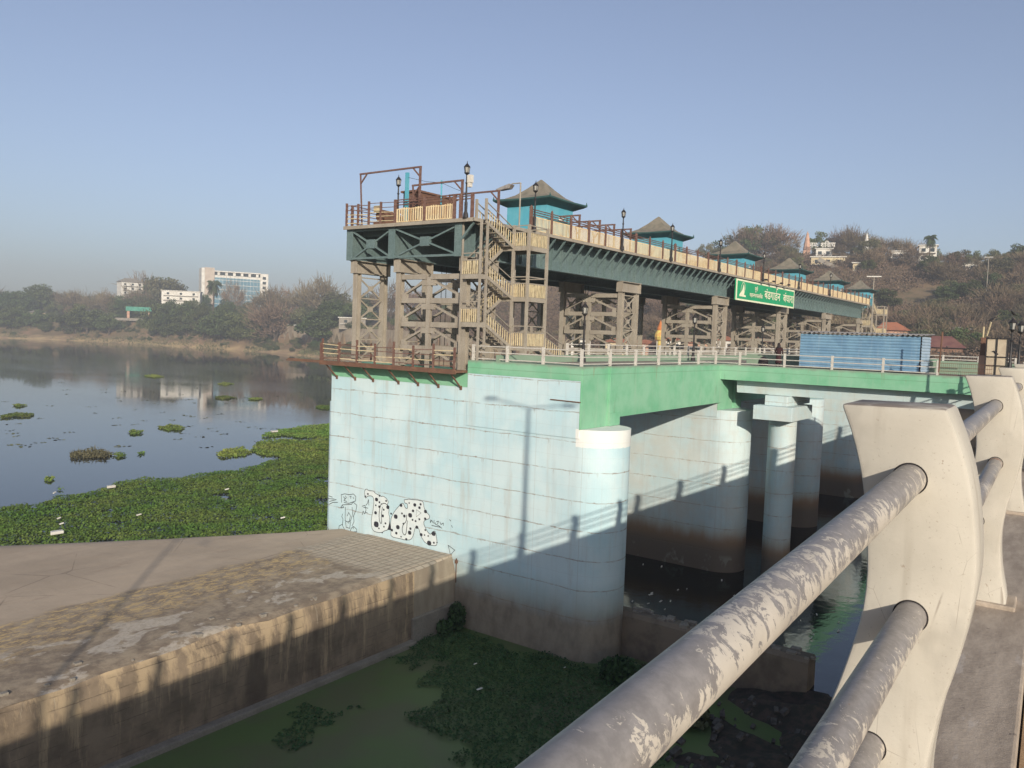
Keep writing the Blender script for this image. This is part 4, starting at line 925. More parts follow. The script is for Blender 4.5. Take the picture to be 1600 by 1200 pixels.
def crow(x, y, z, lab, yaw):
    t = thing("crow", lab, "bird", (x, y, z)); c, s = math.cos(yaw), math.sin(yaw)
    b = MB()
    def P(u, w, h): return (x+u*c-w*s, y+u*s+w*c, z+h)
    prof = [(-.30, .015, .02), (-.18, .03, .05), (-.08, .06, .1), (.02, .075, .14), (.1, .065, .2), (.145, .045, .26), (.18, .045, .29), (.215, .03, .29), (.24, .014, .28), (.29, .004, .27)]
    vs = []; n = 8
    for u, r, h in prof:
        for i in range(n): a = 2*math.pi*i/n; vs.append(P(u, r*math.cos(a), h+r*math.sin(a)))
    fs = [(k*n+i, k*n+(i+1) % n, (k+1)*n+(i+1) % n, (k+1)*n+i) for k in range(len(prof)-1) for i in range(n)] + [tuple(range(n))[::-1], tuple(range((len(prof)-1)*n, len(prof)*n))]
    b.add(vs, fs); b.tube(P(0, .03, 0), P(.01, .03, .1), .008, n=4); b.tube(P(0, -.03, 0), P(.01, -.03, .1), .008, n=4); b.build("body", BLACK, t, smooth=True)
lamp_post(52.7, 4.05, 0, 3.6, "near black lamp post at the right with a crow on its lantern", "black lamp posts")
lamp_post(54.2, 3.75, 0, 3.5, "black lamp post at the right edge just behind the crow lamp", "black lamp posts")
crow(52.7, 4.05, 3.62, "black crow perched on the lantern of the right lamp post", 2.4)
crow(60.0, 5.8, 3.52, "black crow on top of the stick above the gate", -1.2)
crow(59.22, 5.3, 1.36, "black crow sitting low on the gate rail", 2.0)
t = thing("person", "person in dark maroon clothes and scarf standing on the access deck left of the shed", "person", (59.0, 18.9, -.04))
x, y, z = 0, 0, 0
CLOTH = simple("maroon_cloth", (.035, .012, .014), (.05, .018, .018), 12, .9); SKIN = simple("brown_skin", (.22, .11, .07), None, rough=.6); HAIR = simple("black_scarf", (.02, .014, .016), None)
V = [(0,0,.92), (0,0,1.12), (0,.0,1.36), (0,0,1.44), (0,.21,1.36), (.06,.27,1.08), (.2,.2,.95), (0,-.21,1.36), (.02,-.27,1.08), (.14,-.22,.86), (0,.1,.88), (.04,.11,.48), (-.02,.12,.1), (.12,.13,.04), (0,-.1,.88), (-.02,-.11,.48), (-.08,-.11,.1), (.06,-.12,.04)]
E_ = [(0,1),(1,2),(2,3),(2,4),(4,5),(5,6),(2,7),(7,8),(8,9),(0,10),(10,11),(11,12),(12,13),(0,14),(14,15),(15,16),(16,17)]
r_ = [.17,.15,.16,.07,.075,.055,.045,.075,.055,.045,.12,.085,.06,.045,.12,.085,.06,.045]
skin_fig("body", t, V, E_, r_, CLOTH)
b = MB(); o3 = ORG[t.name]; b.lathe((o3[0]+.01, o3[1], o3[2]+1.45), [(.055, 0), (.075, .05), (.098, .13), (.10, .19), (.075, .25), (.02, .28)], 12); b.build("head", SKIN, t, smooth=True)
b = MB(); b.lathe((o3[0]-.0, o3[1]+.02, o3[2]+1.38), [(.16, 0), (.12, .08), (.115, .22), (.105, .3), (.04, .37)], 12); b.build("headscarf", HAIR, t, smooth=True)
b = MB(); b.lathe((o3[0], o3[1], o3[2]+.25), [(.24, 0), (.2, .35), (.17, .6), (.17, .8)], 12); b.build("tunic", CLOTH, t, smooth=True)
t = thing("bag", "dark bundle set on the deck beside the maroon clothed person", "bag", (59.0, 20.1, -.04))
b = MB(); b.lathe((59.0, 20.0, -.04), [(.3, 0), (.38, .2), (.34, .45), (.2, .62), (.06, .7)], 12); b.build("bundle", HAIR, t, smooth=True)

# ------------------------------------------------------------------ floating plants
def cards(P, size, tilt=.6, aspect=1.0, up=None):
    """one leaf quad per point, random heading, tilted off horizontal"""
    n = len(P); a = rng.uniform(0, 2*np.pi, n); t = rng.normal(0, tilt, n); sz = size*rng.uniform(.6, 1.4, n)
    u = np.stack([np.cos(a)*np.cos(t), np.sin(a)*np.cos(t), np.sin(t)], 1); r2 = rng.normal(0, tilt, n)
    v = np.stack([-np.sin(a)*np.cos(r2), np.cos(a)*np.cos(r2), np.sin(r2)], 1)
    u *= (sz*.5)[:, None]; v *= (sz*.5*aspect)[:, None]
    Q = np.stack([P-u, P+v*.8, P+u, P-v*.8], 1); return Q.reshape(-1, 3)
def inside(poly, pts):
    poly = np.array(poly); x, y = pts[:, 0], pts[:, 1]; c = np.zeros(len(pts), bool); j = len(poly)-1
    for i in range(len(poly)):
        xi, yi = poly[i]; xj, yj = poly[j]; m = ((yi > y) != (yj > y)) & (x < (xj-xi)*(y-yi)/(yj-yi+1e-9)+xi); c ^= m; j = i
    return c
def vnoise(P, sc, seed=0): return np.array([_vn(p[0], p[1], sc, seed) for p in P])
def mat_plants(poly, z, dens, h, rag=.8, seed=1):
    poly = np.array(poly); mn, mx = poly.min(0), poly.max(0); n = int((mx-mn).prod()*dens); P = rng.uniform(mn, mx, (n, 2))
    j = np.stack([vnoise(P, 1.6, seed)+.5*vnoise(P, .6, seed+3), vnoise(P, 1.6, seed+1)+.5*vnoise(P, .6, seed+4)], 1)*rag*2
    keep = inside(poly, P + j); P = P[keep]
    zz = z + h*(.25 + .75*rng.random(len(P))) * (.55 + .9*(vnoise(P, 1.1, seed+7)+.5))
    return np.column_stack([P, zz])
def px2(pts, z): return [tuple(on(a, c, 2, z)[:2]) for a, c in pts]
carp = px2([(-60, 800), (0, 795), (60, 789), (100, 777), (150, 769), (200, 752), (225, 749), (280, 749), (335, 738), (360, 737), (420, 722), (470, 717), (500, 713), (560, 700)], ZR) + [(60, 52), (42, 45), (38.5, 42.6)] + [(x, weir_edge(x)-1.2) for x in (36, 30, 24, 19, 12, 4)]
P = mat_plants(carp, ZR, 120, .22, .55, 3)
hole = vnoise(P, 2.2, 40) + .6*vnoise(P, .9, 41); P = P[hole < .47]
me = quads_mesh("water_hyacinth", cards(P, .165, .4)); tag(link_mesh("water_hyacinth", me, LEAFH), "dense green carpet of water hyacinth floating against the weir", "water plants", kind="stuff")
mats = [([(340, 712), (352, 703), (380, 700), (395, 706), (388, 713), (350, 716)], "small green plant mat joining the big mats left of the pier"),
 ([(392, 704), (405, 692), (440, 688), (475, 690), (512, 684), (530, 700), (520, 716), (480, 720), (455, 722), (430, 714), (405, 711)], "large green plant mat floating just left of the graffiti pier"),
 ([(407, 680), (430, 674), (470, 668), (520, 662), (540, 672), (520, 682), (470, 686), (440, 682), (415, 684)], "long green plant mat with a white scrap at its tip left of the pier"),
 ([(107, 712), (125, 706), (160, 706), (178, 712), (160, 717), (120, 718)], "brownish floating weed island with grassy stems"),
 ([(175, 712), (188, 710), (197, 714), (185, 717)], "small weed tuft at the right tip of the brownish island"),
 ([(248, 668), (262, 665), (291, 669), (285, 673), (260, 673)], "green floating mat with debris in the middle of the river"),
 ([(197, 677), (210, 673), (224, 676), (215, 680), (203, 680)], "thin green floating mat left of the one with debris"),
 ([(71, 749), (80, 745), (91, 748), (84, 753), (74, 753)], "small green clump near the left edge of the plant carpet"),
 ([(213, 709), (219, 706), (226, 709), (219, 712)], "tiny round green clump between the islands"),
 ([(0, 651), (20, 646), (52, 648), (48, 652), (20, 653), (0, 655)], "long narrow green mat at the left edge of the photo"),
 ([(18, 634), (30, 632), (40, 634), (30, 637)], "tiny green clump above the long narrow mat at the left edge"),
 ([(82, 766), (90, 763), (97, 766), (88, 768)], "tiny green clump off the left tip of the plant carpet"),
 ([(225, 588), (240, 586), (256, 589), (240, 591)], "thin green streak of weed on the far dark reflection"),
 ([(335, 622), (350, 619), (370, 622), (350, 625)], "thin floating weed streak below the tree reflections"),
 ([(388, 624), (400, 622), (410, 624), (400, 626)], "short floating weed streak right of the reflected tree"),
 ([(490, 637), (505, 634), (525, 637), (510, 641)], "weed streak touching the upstream corner of the pier"),
 ([(340, 600), (352, 598), (365, 600), (352, 603)], "far short weed streak in the dark reflections")]
for k, (pl, lab) in enumerate(mats):
    P = mat_plants(px2(pl, ZR), ZR, 80, .24, .35, 20+k)
    c0 = P.mean(0) if len(P) else np.zeros(3); c0[2] = ZR; Vq = cards(P, .2, .45) - c0
    if k == 3:
        Q = cards(P[::6] + [0, 0, .2], .6, 1.2, .2) - c0; Vq = np.concatenate([Vq, Q])
    me = quads_mesh("floating_weed_mat", Vq); o = link_mesh("floating_weed_mat", me, LEAFH if k != 3 else LEAFO, org=c0); tag(o, lab, "floating plants", "weed mats floating on the river")
# scattered tiny weed flecks on the open river
n = 90; P = []
while len(P) < n:
    a = rng.uniform(0, 505); c = rng.uniform(585, 700); 
    if c > 760 - .1*a: continue
    q = on(a, c, 2, ZR+.03); P.append(q)
P = np.repeat(np.array(P), 5, 0); P[:, :2] += rng.normal(0, .4, (len(P), 2)); me = quads_mesh("weed_flecks", cards(P, .4, .12)); tag(link_mesh("weed_flecks", me, LEAFO), "tiny weed flecks scattered over the open river", "floating plants", kind="stuff")
# plants in the shaded pool
pool = px2([(1060, 1200), (1010, 1100), (915, 1045), (880, 1030), (800, 1012), (720, 985), (690, 985), (640, 1010), (620, 1020), (660, 1030), (690, 1040), (672, 1085), (645, 1120), (660, 1140), (700, 1160), (720, 1190), (760, 1215)], ZP)
P = mat_plants(pool, ZP, 110, .2, .8, 60); me = quads_mesh("pool_plants", cards(P, .13, .4)); tag(link_mesh("pool_plants", me, LEAFD), "dark green water plants filling the corner of the shaded pool", "water plants", kind="stuff")
for pl, lab, sd in (([(425, 1120), (470, 1105), (500, 1107), (560, 1103), (565, 1115), (520, 1125), (500, 1140), (480, 1165), (440, 1170), (420, 1150)], "dark weed patch alone in the middle of the algae pool", 70), ([(600, 1030), (640, 1012), (680, 1025), (640, 1050), (610, 1045)], "small dark weed patch beside the weir wall in the pool", 74)):
    P = mat_plants(px2(pl, ZP), ZP, 90, .08, 1.0, sd); c0 = P.mean(0); c0[2] = ZP; me = quads_mesh("pool_weed_patch", cards(P, .13, .3) - c0); tag(link_mesh("pool_weed_patch", me, LEAFD, org=c0), lab, "floating plants")
def bush(x, y, z, w, h, n, m, lab, name="shrub", group=None, sz=.22):
    t = thing(name, lab, "shrub", (x, y, z), group)
    P = rng.normal(0, 1, (n, 3)); P /= np.linalg.norm(P, axis=1)[:, None]; P *= rng.random(n)[:, None]**.45; P = P*[w, w, h*.55] + [0, 0, h*.5]; P[:, 2] = np.abs(P[:, 2])
    me = quads_mesh("foliage", cards(P, sz, .9)); o = link_mesh("foliage", me, m, t)
    b = MB(); 
    for k in range(4): a = random.random()*6.3; b.tube((x, y, z-.2), (x+w*.6*math.cos(a), y+w*.6*math.sin(a), z+h*.7), .04, .012, 5)
    b.build("stems", BARK, t); return t
q = on(700, 985, 2, ZP); bush(37.2, 30.4, ZP, .55, 1.7, 900, LEAFD, "dark bush in the corner of weir wall and graffiti pier")
bush(36.2, 30.5, ZP, .5, .9, 400, LEAFD, "lower dark bush on the weir wall footing beside the corner bush")
bush(38.2, 17.5, ZP, 1.3, 1.0, 700, LEAFO, "dull weedy bush at the foot of the divide wall", sz=.3)
bush(37.4, 19.4, ZP, 1.2, 1.1, 800, LEAFD, "green weedy bush between pier nose and divide wall", sz=.26)
bush(35.4, 14.5, ZP, 1.0, .7, 500, LEAFO, "dry weedy bush at the edge of the pool plants below the railing", sz=.26)
# rubble bank at the end of the divide wall
b = MB(); vs = []; fs = []; n = 26
for i in range(n):
    for j in range(n):
        x = 30 + 14*i/(n-1); y = -6 + 22*j/(n-1); e = min(i, n-1-i, j, n-1-j)/6; z = ZP - .3 + min(1, e)*(.45 + .9*_vn(x, y, 1.6, 90) + .5*_vn(x, y, .7, 91)) + (.4 if x > 38.5 else 0)*min(1, e); vs.append((x, y, z))
for i in range(n-1):
    for j in range(n-1): fs.append((i*n+j, (i+1)*n+j, (i+1)*n+j+1, i*n+j+1))
b.add(vs, fs); tag(b.build("rubble_bank", simple("dark_rubble", (.045, .04, .03), (.085, .06, .045), 2.5, .9, bump=.5), smooth=True), kind="structure")
b = MB()
for k in range(420):
    x = 30.5 + 12.5*random.random(); y = -5 + 20*random.random(); r = .06 + .16*random.random()**2; z = ZP + .1 + .5*random.random()**2
    b.beam((x-r, y, z-r*.5), (x+r, y+random.uniform(-r, r), z+r*.4), r*1.5, r*1.1)
tag(b.build("rubble", simple("rubble_stone", (.11, .10, .085), (.06, .05, .045), 3, .9), bevel=.02), "loose rubble and rubbish below the bridge railing", "rubble", kind="stuff")
b = MB()   # pale litter
for k in range(26):
    if k < 14: q = on(rng.uniform(985, 1150), rng.uniform(868, 960), 2, ZC+.03)
    elif k < 22: q = on(rng.uniform(1230, 1335), rng.uniform(900, 1010), 2, ZC+.03)
    else: q = on(rng.uniform(560, 1000), rng.uniform(1000, 1150), 2, ZP+.4)
    r = rng.uniform(.05, .16); b.beam((q[0]-r, q[1], q[2]), (q[0]+r, q[1]+rng.uniform(-r, r), q[2]+.03), r*.7, .03)
for k in range(6):
    q = on(rng.uniform(20, 505), rng.uniform(750, 845), 2, ZR+.38); 
    if q[1] < weir_edge(q[0])+1: continue
    r = rng.uniform(.08, .22); b.beam((q[0]-r, q[1], q[2]), (q[0]+r, q[1]+rng.uniform(-r, r), q[2]+.06), r*.8, .07)
tag(b.build("litter", HOUSEW), "pale scraps of floating litter", "litter", kind="stuff")
for pxp, lab, r in (((428, 675), "white foam slab on the tip of the long plant mat", .55), ((88, 834), "white crumpled rubbish on the plant carpet near the weir", .45), ((173, 762), "white and purple tray at the edge of the plant carpet", .4)):
    q = on(*pxp, 2, ZR+.3); t = thing("floating_rubbish", lab, "rubbish", tuple(q)); b = MB(); b.prism([(q[0]-r, q[1]-r*.5), (q[0]+r*.8, q[1]-r*.6), (q[0]+r, q[1]+r*.3), (q[0]-r*.6, q[1]+r*.5)], 2, q[2], q[2]+.2); b.build("slab", HOUSEW, t, bevel=.04)

# ------------------------------------------------------------------ trees (unit height 1; each placed tree is scaled)
def unit_crown(kind, seed):
    g_ = np.random.default_rng(seed)
    if kind == "dense": ncl, per, sz, spread, z0, z1 = 30, 150, .042, .46, .26, .86
    elif kind == "wide": ncl, per, sz, spread, z0, z1 = 34, 150, .046, .72, .30, .82
    elif kind == "dry": ncl, per, sz, spread, z0, z1 = 28, 90, .036, .50, .32, .88
    else: ncl, per, sz, spread, z0, z1 = 26, 105, .038, .44, .28, .88
    Cn = []
    while len(Cn) < ncl:
        p = g_.uniform(-1, 1, 3)
        if np.linalg.norm(p) < 1 and np.linalg.norm(p) > .35: Cn.append([p[0]*spread*.8, p[1]*spread*.8, (z0+z1)/2 + p[2]*(z1-z0)/2*(1-.25*(p[0]**2+p[1]**2))])
    P = []
    for c in Cn:
        r = g_.uniform(.09, .17)*(1.25 if kind == "wide" else 1); q = g_.normal(0, 1, (per, 3)); q /= np.linalg.norm(q, axis=1)[:, None]; q *= (g_.random(per)**.4)[:, None]*r; q[:, 2] *= .62
        P.append(q + c)
    P = np.concatenate(P); V = cards(P, sz, .8)
    if kind == "dry":
        n = 900; k = g_.integers(0, ncl, n); a = np.array(Cn)[k] + g_.normal(0, .07, (n, 3)); d = a - [0, 0, .25]; d /= np.linalg.norm(d, axis=1)[:, None]; d = d + g_.normal(0, .35, (n, 3)); L = g_.uniform(.06, .16, n)[:, None]
        s_ = np.cross(d, g_.normal(0, 1, (n, 3))); s_ /= np.linalg.norm(s_, axis=1)[:, None]; s_ *= .006
        V = np.concatenate([V[:len(V)//4//2*4], np.stack([a-s_, a+s_, a+d*L+s_*.4, a+d*L-s_*.4], 1).reshape(-1, 3)])
    return V, Cn
def unit_trunk(Cn, seed):
    random.seed(seed); b = MB(); b.tube((0, 0, -.06), (.01, 0, .2), .032, .024, 7); b.tube((.01, 0, .2), (0, .01, .4), .024, .017, 6)
    for c in Cn[::2]: b.tube((.0, .0, .2 + .15*random.random()), tuple(np.array(c)*.92), .012, .003, 5)
    return b
PROTO = {}
for kind, m, n in (("dense", LEAFS, 4), ("wide", LEAFS, 3), ("olive", LEAFO, 4), ("dry", LEAFB, 5)):
    PROTO[kind] = []
    for s in range(n):
        V, Cn = unit_crown(kind, 100*len(PROTO)+s); cm = quads_mesh("crown", V); cm.materials.append(m)
        tb = unit_trunk(Cn, s); tm = bpy.data.meshes.new("trunk"); tm.from_pydata(tb.v, [], tb.f); tm.materials.append(BARK); PROTO[kind].append((cm, tm))
def palm_meshes():
    b = MB(); b.tube((0, 0, -.05), (.02, 0, .45), .030, .024, 8); b.tube((.02, 0, .45), (0, 0, .82), .024, .022, 8); tm = bpy.data.meshes.new("trunk"); tm.from_pydata(b.v, [], b.f); tm.materials.append(BARK)
    V = []
    for k in range(34):
        a = random.random()*6.28; e = random.uniform(-.5, 1.1); L = random.uniform(.26, .36); p = np.array([0, 0, .82]); dh = np.array([math.cos(a), math.sin(a), 0]); pts = [p]
        for i in range(7): e2 = e - i*.28; p = p + L/6*(dh*math.cos(e2) + np.array([0, 0, math.sin(e2)])); pts.append(p)
        sd = np.array([-math.sin(a), math.cos(a), 0])
        for i in range(6):
            wd = .045*math.sin((i+1)/7*math.pi)+.01
            for s in (-1, 1):
                for f in (0, .5):
                    q = pts[i]*(1-f) + pts[i+1]*f; q2 = q + (pts[i+1]-pts[i])*.35; V += [q, q2, q2 + sd*s*wd*1.6 + [0, 0, -wd*.9] + (pts[i+1]-pts[i])*.3, q + sd*s*wd*1.5 + [0, 0, -wd*.9] + (pts[i+1]-pts[i])*.25]
    me = quads_mesh("crown", np.array(V)); me.materials.append(LEAFP); return me, tm
PROTO["palm"] = [palm_meshes()]
random.seed(11)
def tree(kind, x, y, H, lab, group, wide=1.0, zoff=0.0, name=None):
    cm, tm = random.choice(PROTO[kind]); t = thing(name or {"dense": "leafy_tree", "wide": "spreading_tree", "olive": "olive_green_tree", "dry": "dry_tree", "palm": "palm_tree"}[kind], lab, "palm tree" if kind == "palm" else "tree", (x, y, ground(x, y) - .3 + zoff - (0 if kind == 'palm' else .14*H)), group)
    t.rotation_euler = (0, 0, random.random()*6.28); t.scale = (H*wide, H*wide, H)
    for nm, me in (("trunk", tm), ("crown", cm)):
        o = bpy.data.objects.new(nm, me); C.objects.link(o); o.parent = t
    return t
LB = {"dense": "dark green leafy tree among the trees on the far left bank", "wide": "broad dark spreading tree on the far left bank", "olive": "dull olive tree among the trees on the far left bank", "dry": "brownish half bare tree on the far left bank"}
GB = {k: "%s trees of the far left bank" % k for k in LB}
def by_top(kind, px, ytop, D, wide=1.0, lab=None, grp=None, name=None):
    D = max(D, np.interp(px, _tab[:, 0], _tab[:, 1]) + 24)
    x, y = polar(px, D); H = zat(px, ytop, D) - ground(x, y); H = max(4, H)
    return tree(kind, x, y, H*(1.06 if kind == 'palm' else 1.16 if kind == 'dry' else 1.2), lab or LB[kind], grp if lab else GB[kind], wide, name=name)
# skyline of the left bank, by column and top row of the photograph
for kind, px, yt, D, wd in [("wide",-20,449,740,1), ("olive",15,452,720,1), ("wide",62,437,730,1.1), ("dry",100,452,720,1), ("dry",122,449,715,1.1), ("olive",146,448,700,.8), ("dry",178,452,690,1.1), ("dry",222,428,690,.9), ("olive",256,421,640,.95),
    ("wide",242,425,670,1.1), ("dense",283,440,650,1), ("dense",310,452,620,.9), ("dry",362,434,600,.5), ("olive",380,465,580,1), ("dry",430,447,560,1), ("dry",455,444,560,1.05), ("dry",503,430,520,.85), ("dry",478,441,540,1), ("olive",530,445,500,1), ("olive",550,448,490,1), ("dry",607,440,460,.9), ("dry",640,446,450,1), ("dense",572,452,470,1)]: by_top(kind, px, yt, D, wd)
for k in range(150):     # the belt of trees between skyline and bank
    px = rng.uniform(-60, 640) if k % 5 else rng.uniform(-60, 300); ds = np.interp(px, _tab[:, 0], _tab[:, 2]); D = ds + rng.uniform(12, 130); h = 510 + (px-250)*.036
    if 395 < px < 560: D = ds + rng.uniform(26, 90)
    kind = rng.choice(["dense", "olive", "dry", "wide", "dense"]); by_top(kind, px, h - rng.uniform(18, 56 if not 300 < px < 420 else 38)*(1.0 if px < 560 else .8), D, rng.uniform(.85, 1.2))
for px, yt, D, kind in ((135, 470, 560, "dense"), (118, 478, 575, "wide"), (290, 486, 505, "dense"), (345, 478, 470, "wide"), (372, 482, 452, "dense"), (20, 470, 650, "dense"), (60, 480, 640, "dense"), (258, 488, 520, "dense"), (390, 488, 440, "dense"), (318, 492, 480, "olive"), (170, 485, 560, "dense"), (500, 470, 430, "dense"), (520, 462, 430, "dense"), (545, 466, 425, "wide"), (430, 466, 470, "dry"), (465, 470, 460, "olive")): by_top(kind, px, yt, D, 1.2)
by_top("palm", 331, 436, 545, .62, "feathery palm in front of the glass office block", None)
for px, yt, D, kind, w_ in ((192, 462, 632, "dense", 1), (222, 458, 630, "dry", 1), (236, 462, 610, "dense", 1), (262, 468, 545, "dense", 1), (290, 467, 545, "dense", 1.1), (310, 470, 540, "dense", 1), (180, 457, 655, "dry", 1), (228, 436, 660, "dry", 1), (350, 464, 560, "dense", 1), (385, 468, 590, "dense", .9), (402, 468, 560, "dry", 1), (418, 452, 545, "dry", 1), (70, 498, 625, "dense", 1)): by_top(kind, px, yt, D, w_)
for px, yt, D, kind, w_ in ((252, 467, 555, "wide", .8), (270, 465, 555, "wide", .7), (285, 468, 553, "wide", .8), (300, 463, 553, "wide", .7), (262, 462, 562, "dense", .7), (296, 461, 562, "olive", .7), (188, 458, 640, "dense", .8), (198, 465, 640, "wide", .7), (214, 463, 640, "olive", .8), (226, 452, 645, "dry", .9), (207, 466, 630, "wide", .8)): by_top(kind, px, yt, D, w_)
# shrubs on the bank slope
for k in range(190):
    px = rng.uniform(-40, 570); f = rng.uniform(.2, 1.0); ds = np.interp(px, _tab[:, 0], _tab[:, 1]); dt = np.interp(px, _tab[:, 0], _tab[:, 2]); D = ds + 8 + (dt-ds-8)*f; x, y = polar(px, D); kind = rng.choice(["dense", "olive", "olive", "dense"])
    tree(kind, x, y, rng.uniform(4, 8)*(.45 + .7*f), "green bush on the slope above the far left shore" if kind == "dense" else "dull olive bush on the slope above the far left shore", "green slope bushes" if kind == "dense" else "olive slope bushes", 1.25, zoff=-.6, name="shrub")
# hill on the right
HB = {"dry": "bare brown tree on the dry hill at the right", "olive": "olive tree on the dry hill at the right", "dense": "dark green tree on the dry hill at the right", "wide": "broad dark tree on the dry hill at the right"}
GH = {k: "%s trees of the hill" % k for k in HB}
def hill(kind, px, D, H, wd=1.0): x, y = polar(px, D); return tree(kind, x, y, H, HB[kind], GH[kind], wd)
def hill_top(kind, px, yt, D, wd=1.0): 
    x, y = polar(px, D); H = zat(px, yt, D) - ground(x, y); return tree(kind, x, y, max(5, H*(1.2 if kind == 'dry' else 1.28)), HB[kind], GH[kind], wd)
for kind, px, yt, D, wd in [("olive",1092,376,400,.9), ("wide",1135,366,405,1.1), ("dry",1150,356,400,1.1), ("wide",1172,349,405,.9), ("dry",1185,352,398,1.1), ("dry",1205,354,400,1.2), ("dry",1222,372,395,1), ("dense",1266,360,402,.8), ("dense",1285,366,402,.8), ("dry",1307,356,398,.9), ("dry",1320,354,395,.9), ("dry",1330,360,392,1), ("dry",1352,368,392,1), ("dry",1375,370,388,1.1), ("dry",1395,373,385,1.1), ("dry",1415,378,382,1), ("olive",1448,383,380,.7), ("dry",1470,392,376,1), ("dry",1488,394,375,1), ("dense",1508,390,372,.8), ("dry",1520,398,372,.8), ("olive",1540,386,368,.8), ("olive",1553,388,368,.9), ("dense",1575,380,365,1), ("dense",1595,378,362,1), ("dense",1620,380,360,1), ("olive",1110,384,380,1), ("dry",1055,384,405,1), ("dry",1020,392,408,1), ("dry",985,398,410,1)]: hill_top(kind, px, yt, D, wd)
cnt = 0
for k in range(3200):
    if cnt >= 380: break
    px = rng.uniform(690, 1680); dt = np.interp(px, _tab[:, 0], _tab[:, 2]); dr = np.interp(px, _tab[:, 0], _tab[:, 4]); f = rng.uniform(.08, .97); D = dt + (dr-dt)*f
    if abs(px - (1462 - 120*(1-f))) < 16 and .4 < f < .75 and rng.random() < .9: continue
    x, y = polar(px, D)
    if any(abs(px-a) < w_ and dd-75 < D < dd+6 for a, w_, dd in ((1276, 16, 372), (1280, 22, 356), (1332, 10, 345), (1394, 14, 365), (1437, 14, 362), (1508, 17, 352), (1249, 8, 385), (1273, 20, 380))): continue
    if _vn(x, y, 45, 66) < -.3: continue
    kind = rng.choice(["dry", "dry", "dry", "dry", "olive", "dense"], p=[.17, .17, .17, .12, .23, .14]); hill(kind, px, D, rng.uniform(5.5, 11), rng.uniform(1.0, 1.5)); cnt += 1
for px, D, H in ((1500, 215, 9), (1508, 218, 10), (1235, 330, 8), (1470, 300, 8), (1490, 305, 8), (1510, 300, 9), (1380, 300, 10), (1095, 262, 10), (1105, 268, 9), (1440, 345, 9), (1450, 340, 9), (1570, 260, 9), (1590, 240, 10), (1330, 290, 9)): hill("dense", px, D, H, 1.15)
by_top("palm", 1439, 365, 352, .62, "single tall palm on the skyline of the hill", None)
# dry scrub over the slope
n = 32000; P = []
while len(P) < n:
    px = rng.uniform(600, 1800); dt = np.interp(px, _tab[:, 0], _tab[:, 2]); dr = np.interp(px, _tab[:, 0], _tab[:, 4]); D = dt - 12 + (dr+10-dt)*rng.random()**.9; x, y = polar(px, D)
    if _vn(x, y, 38, 67) + .5*_vn(x, y, 14, 68) > -.42: P.append((x, y, ground(x, y)))
P = np.repeat(np.array(P), 9, 0); h_ = np.abs(rng.normal(0, .9, len(P))); P[:, :2] += rng.normal(0, .9, (len(P), 2)); P[:, 2] += h_ + .1
me = quads_mesh("dry_scrub", cards(P, .55, 1.0)); tag(link_mesh("dry_scrub", me, LEAFB), "dry brown scrub covering the hill slope", "scrub", kind="stuff")
n = 5000; P = []
while len(P) < n:
    px = rng.uniform(-80, 600); ds = np.interp(px, _tab[:, 0], _tab[:, 1]); dt = np.interp(px, _tab[:, 0], _tab[:, 2]); D = ds + 5 + (dt-ds+30)*rng.random(); x, y = polar(px, D)
    if _vn(x, y, 22, 71) > -.1: P.append((x, y, ground(x, y)))
P = np.repeat(np.array(P), 7, 0); P[:, :2] += rng.normal(0, 1.0, (len(P), 2)); P[:, 2] += np.abs(rng.normal(0, .7, len(P))); me = quads_mesh("bank_scrub", cards(P, .6, 1.0)); tag(link_mesh("bank_scrub", me, LEAFO), "low scrub and dry grass along the far left bank", "scrub", kind="stuff")

# ------------------------------------------------------------------ buildings
def rot_thing(name, lab, cat, px, D, z=None, yaw=None):
    x, y = polar(px, D); z = ground(x, y) - .3 if z is None else z; t = thing(name, lab, cat, (x, y, z)); ORG[t.name] = np.zeros(3)
    a = math.atan2(y, x); t.rotation_euler = (0, 0, a + (yaw or 0)); return t           # local -X faces the camera, +Y is to the left
def bl(t, m, name, *boxes, bevel=0):
    b = MB()
    for q in boxes: b.box(*q)
    return b.build(name, m, t, bevel=bevel)
def windows(t, x, ys, zs, w, h, m=WINDOW, par=None):
    for y in ys:
        for z in zs: bl(par or t, m, "window", (x-.06, x+.02, y-w/2, y+w/2, z, z+h))
# glass office block
D = 640; t = rot_thing("office_block", "tall white framed office block with a blue glass front on the left skyline", "building", 365, D, 3.0, yaw=.16)
k = D/1266; W2 = 47*k; zt = zat(365, 424, D) - 3
bl(t, HOUSEW, "wall", (0, 14, -W2+3, W2-9, 0, zt-3.5)); bl(t, BLUEGL, "glass_front", (-.25, -.02, -W2+6, W2-9, 2, zt-5.2))
bl(t, TANST, "stair_core", (-1.2, 13, W2-9, W2-2.2, 0, zt+1.6)); bl(t, HOUSEW, "white_fin", (-1.6, 13, W2-2.2, W2, 0, zt+1.2)); bl(t, HOUSEW, "end_tower", (-1.0, 14.5, -W2, -W2+5.8, 0, zt-.6))
bl(t, HOUSEW, "roof_frame", (-1.3, 14, -W2+5.8, W2-9, zt-1.1, zt-.3)); bl(t, WINDOW, "roof_gap", (.3, 13, -W2+6, W2-9.2, zt-3.4, zt-1.2))
for j in range(6): y = -W2+8+j*(2*W2-20)/5; bl(t, HOUSEW, "roof_post", (-.6, .2, y-.9, y+.9, zt-3.5, zt-1.1))
for j in range(9): z = 4 + j*3.6; 
b = MB()
for j in range(10): 
    z = 3.0 + j*3.5
    if z < zt-6: b.box(-.33, -.24, -W2+6, W2-9, z, z+.28)
for j in range(12): y = -W2+8 + j*(2*W2-18)/12; b.box(-.32, -.24, y-.06, y+.06, 2, zt-5.2)
b.build("mullions", HOUSEW, t)
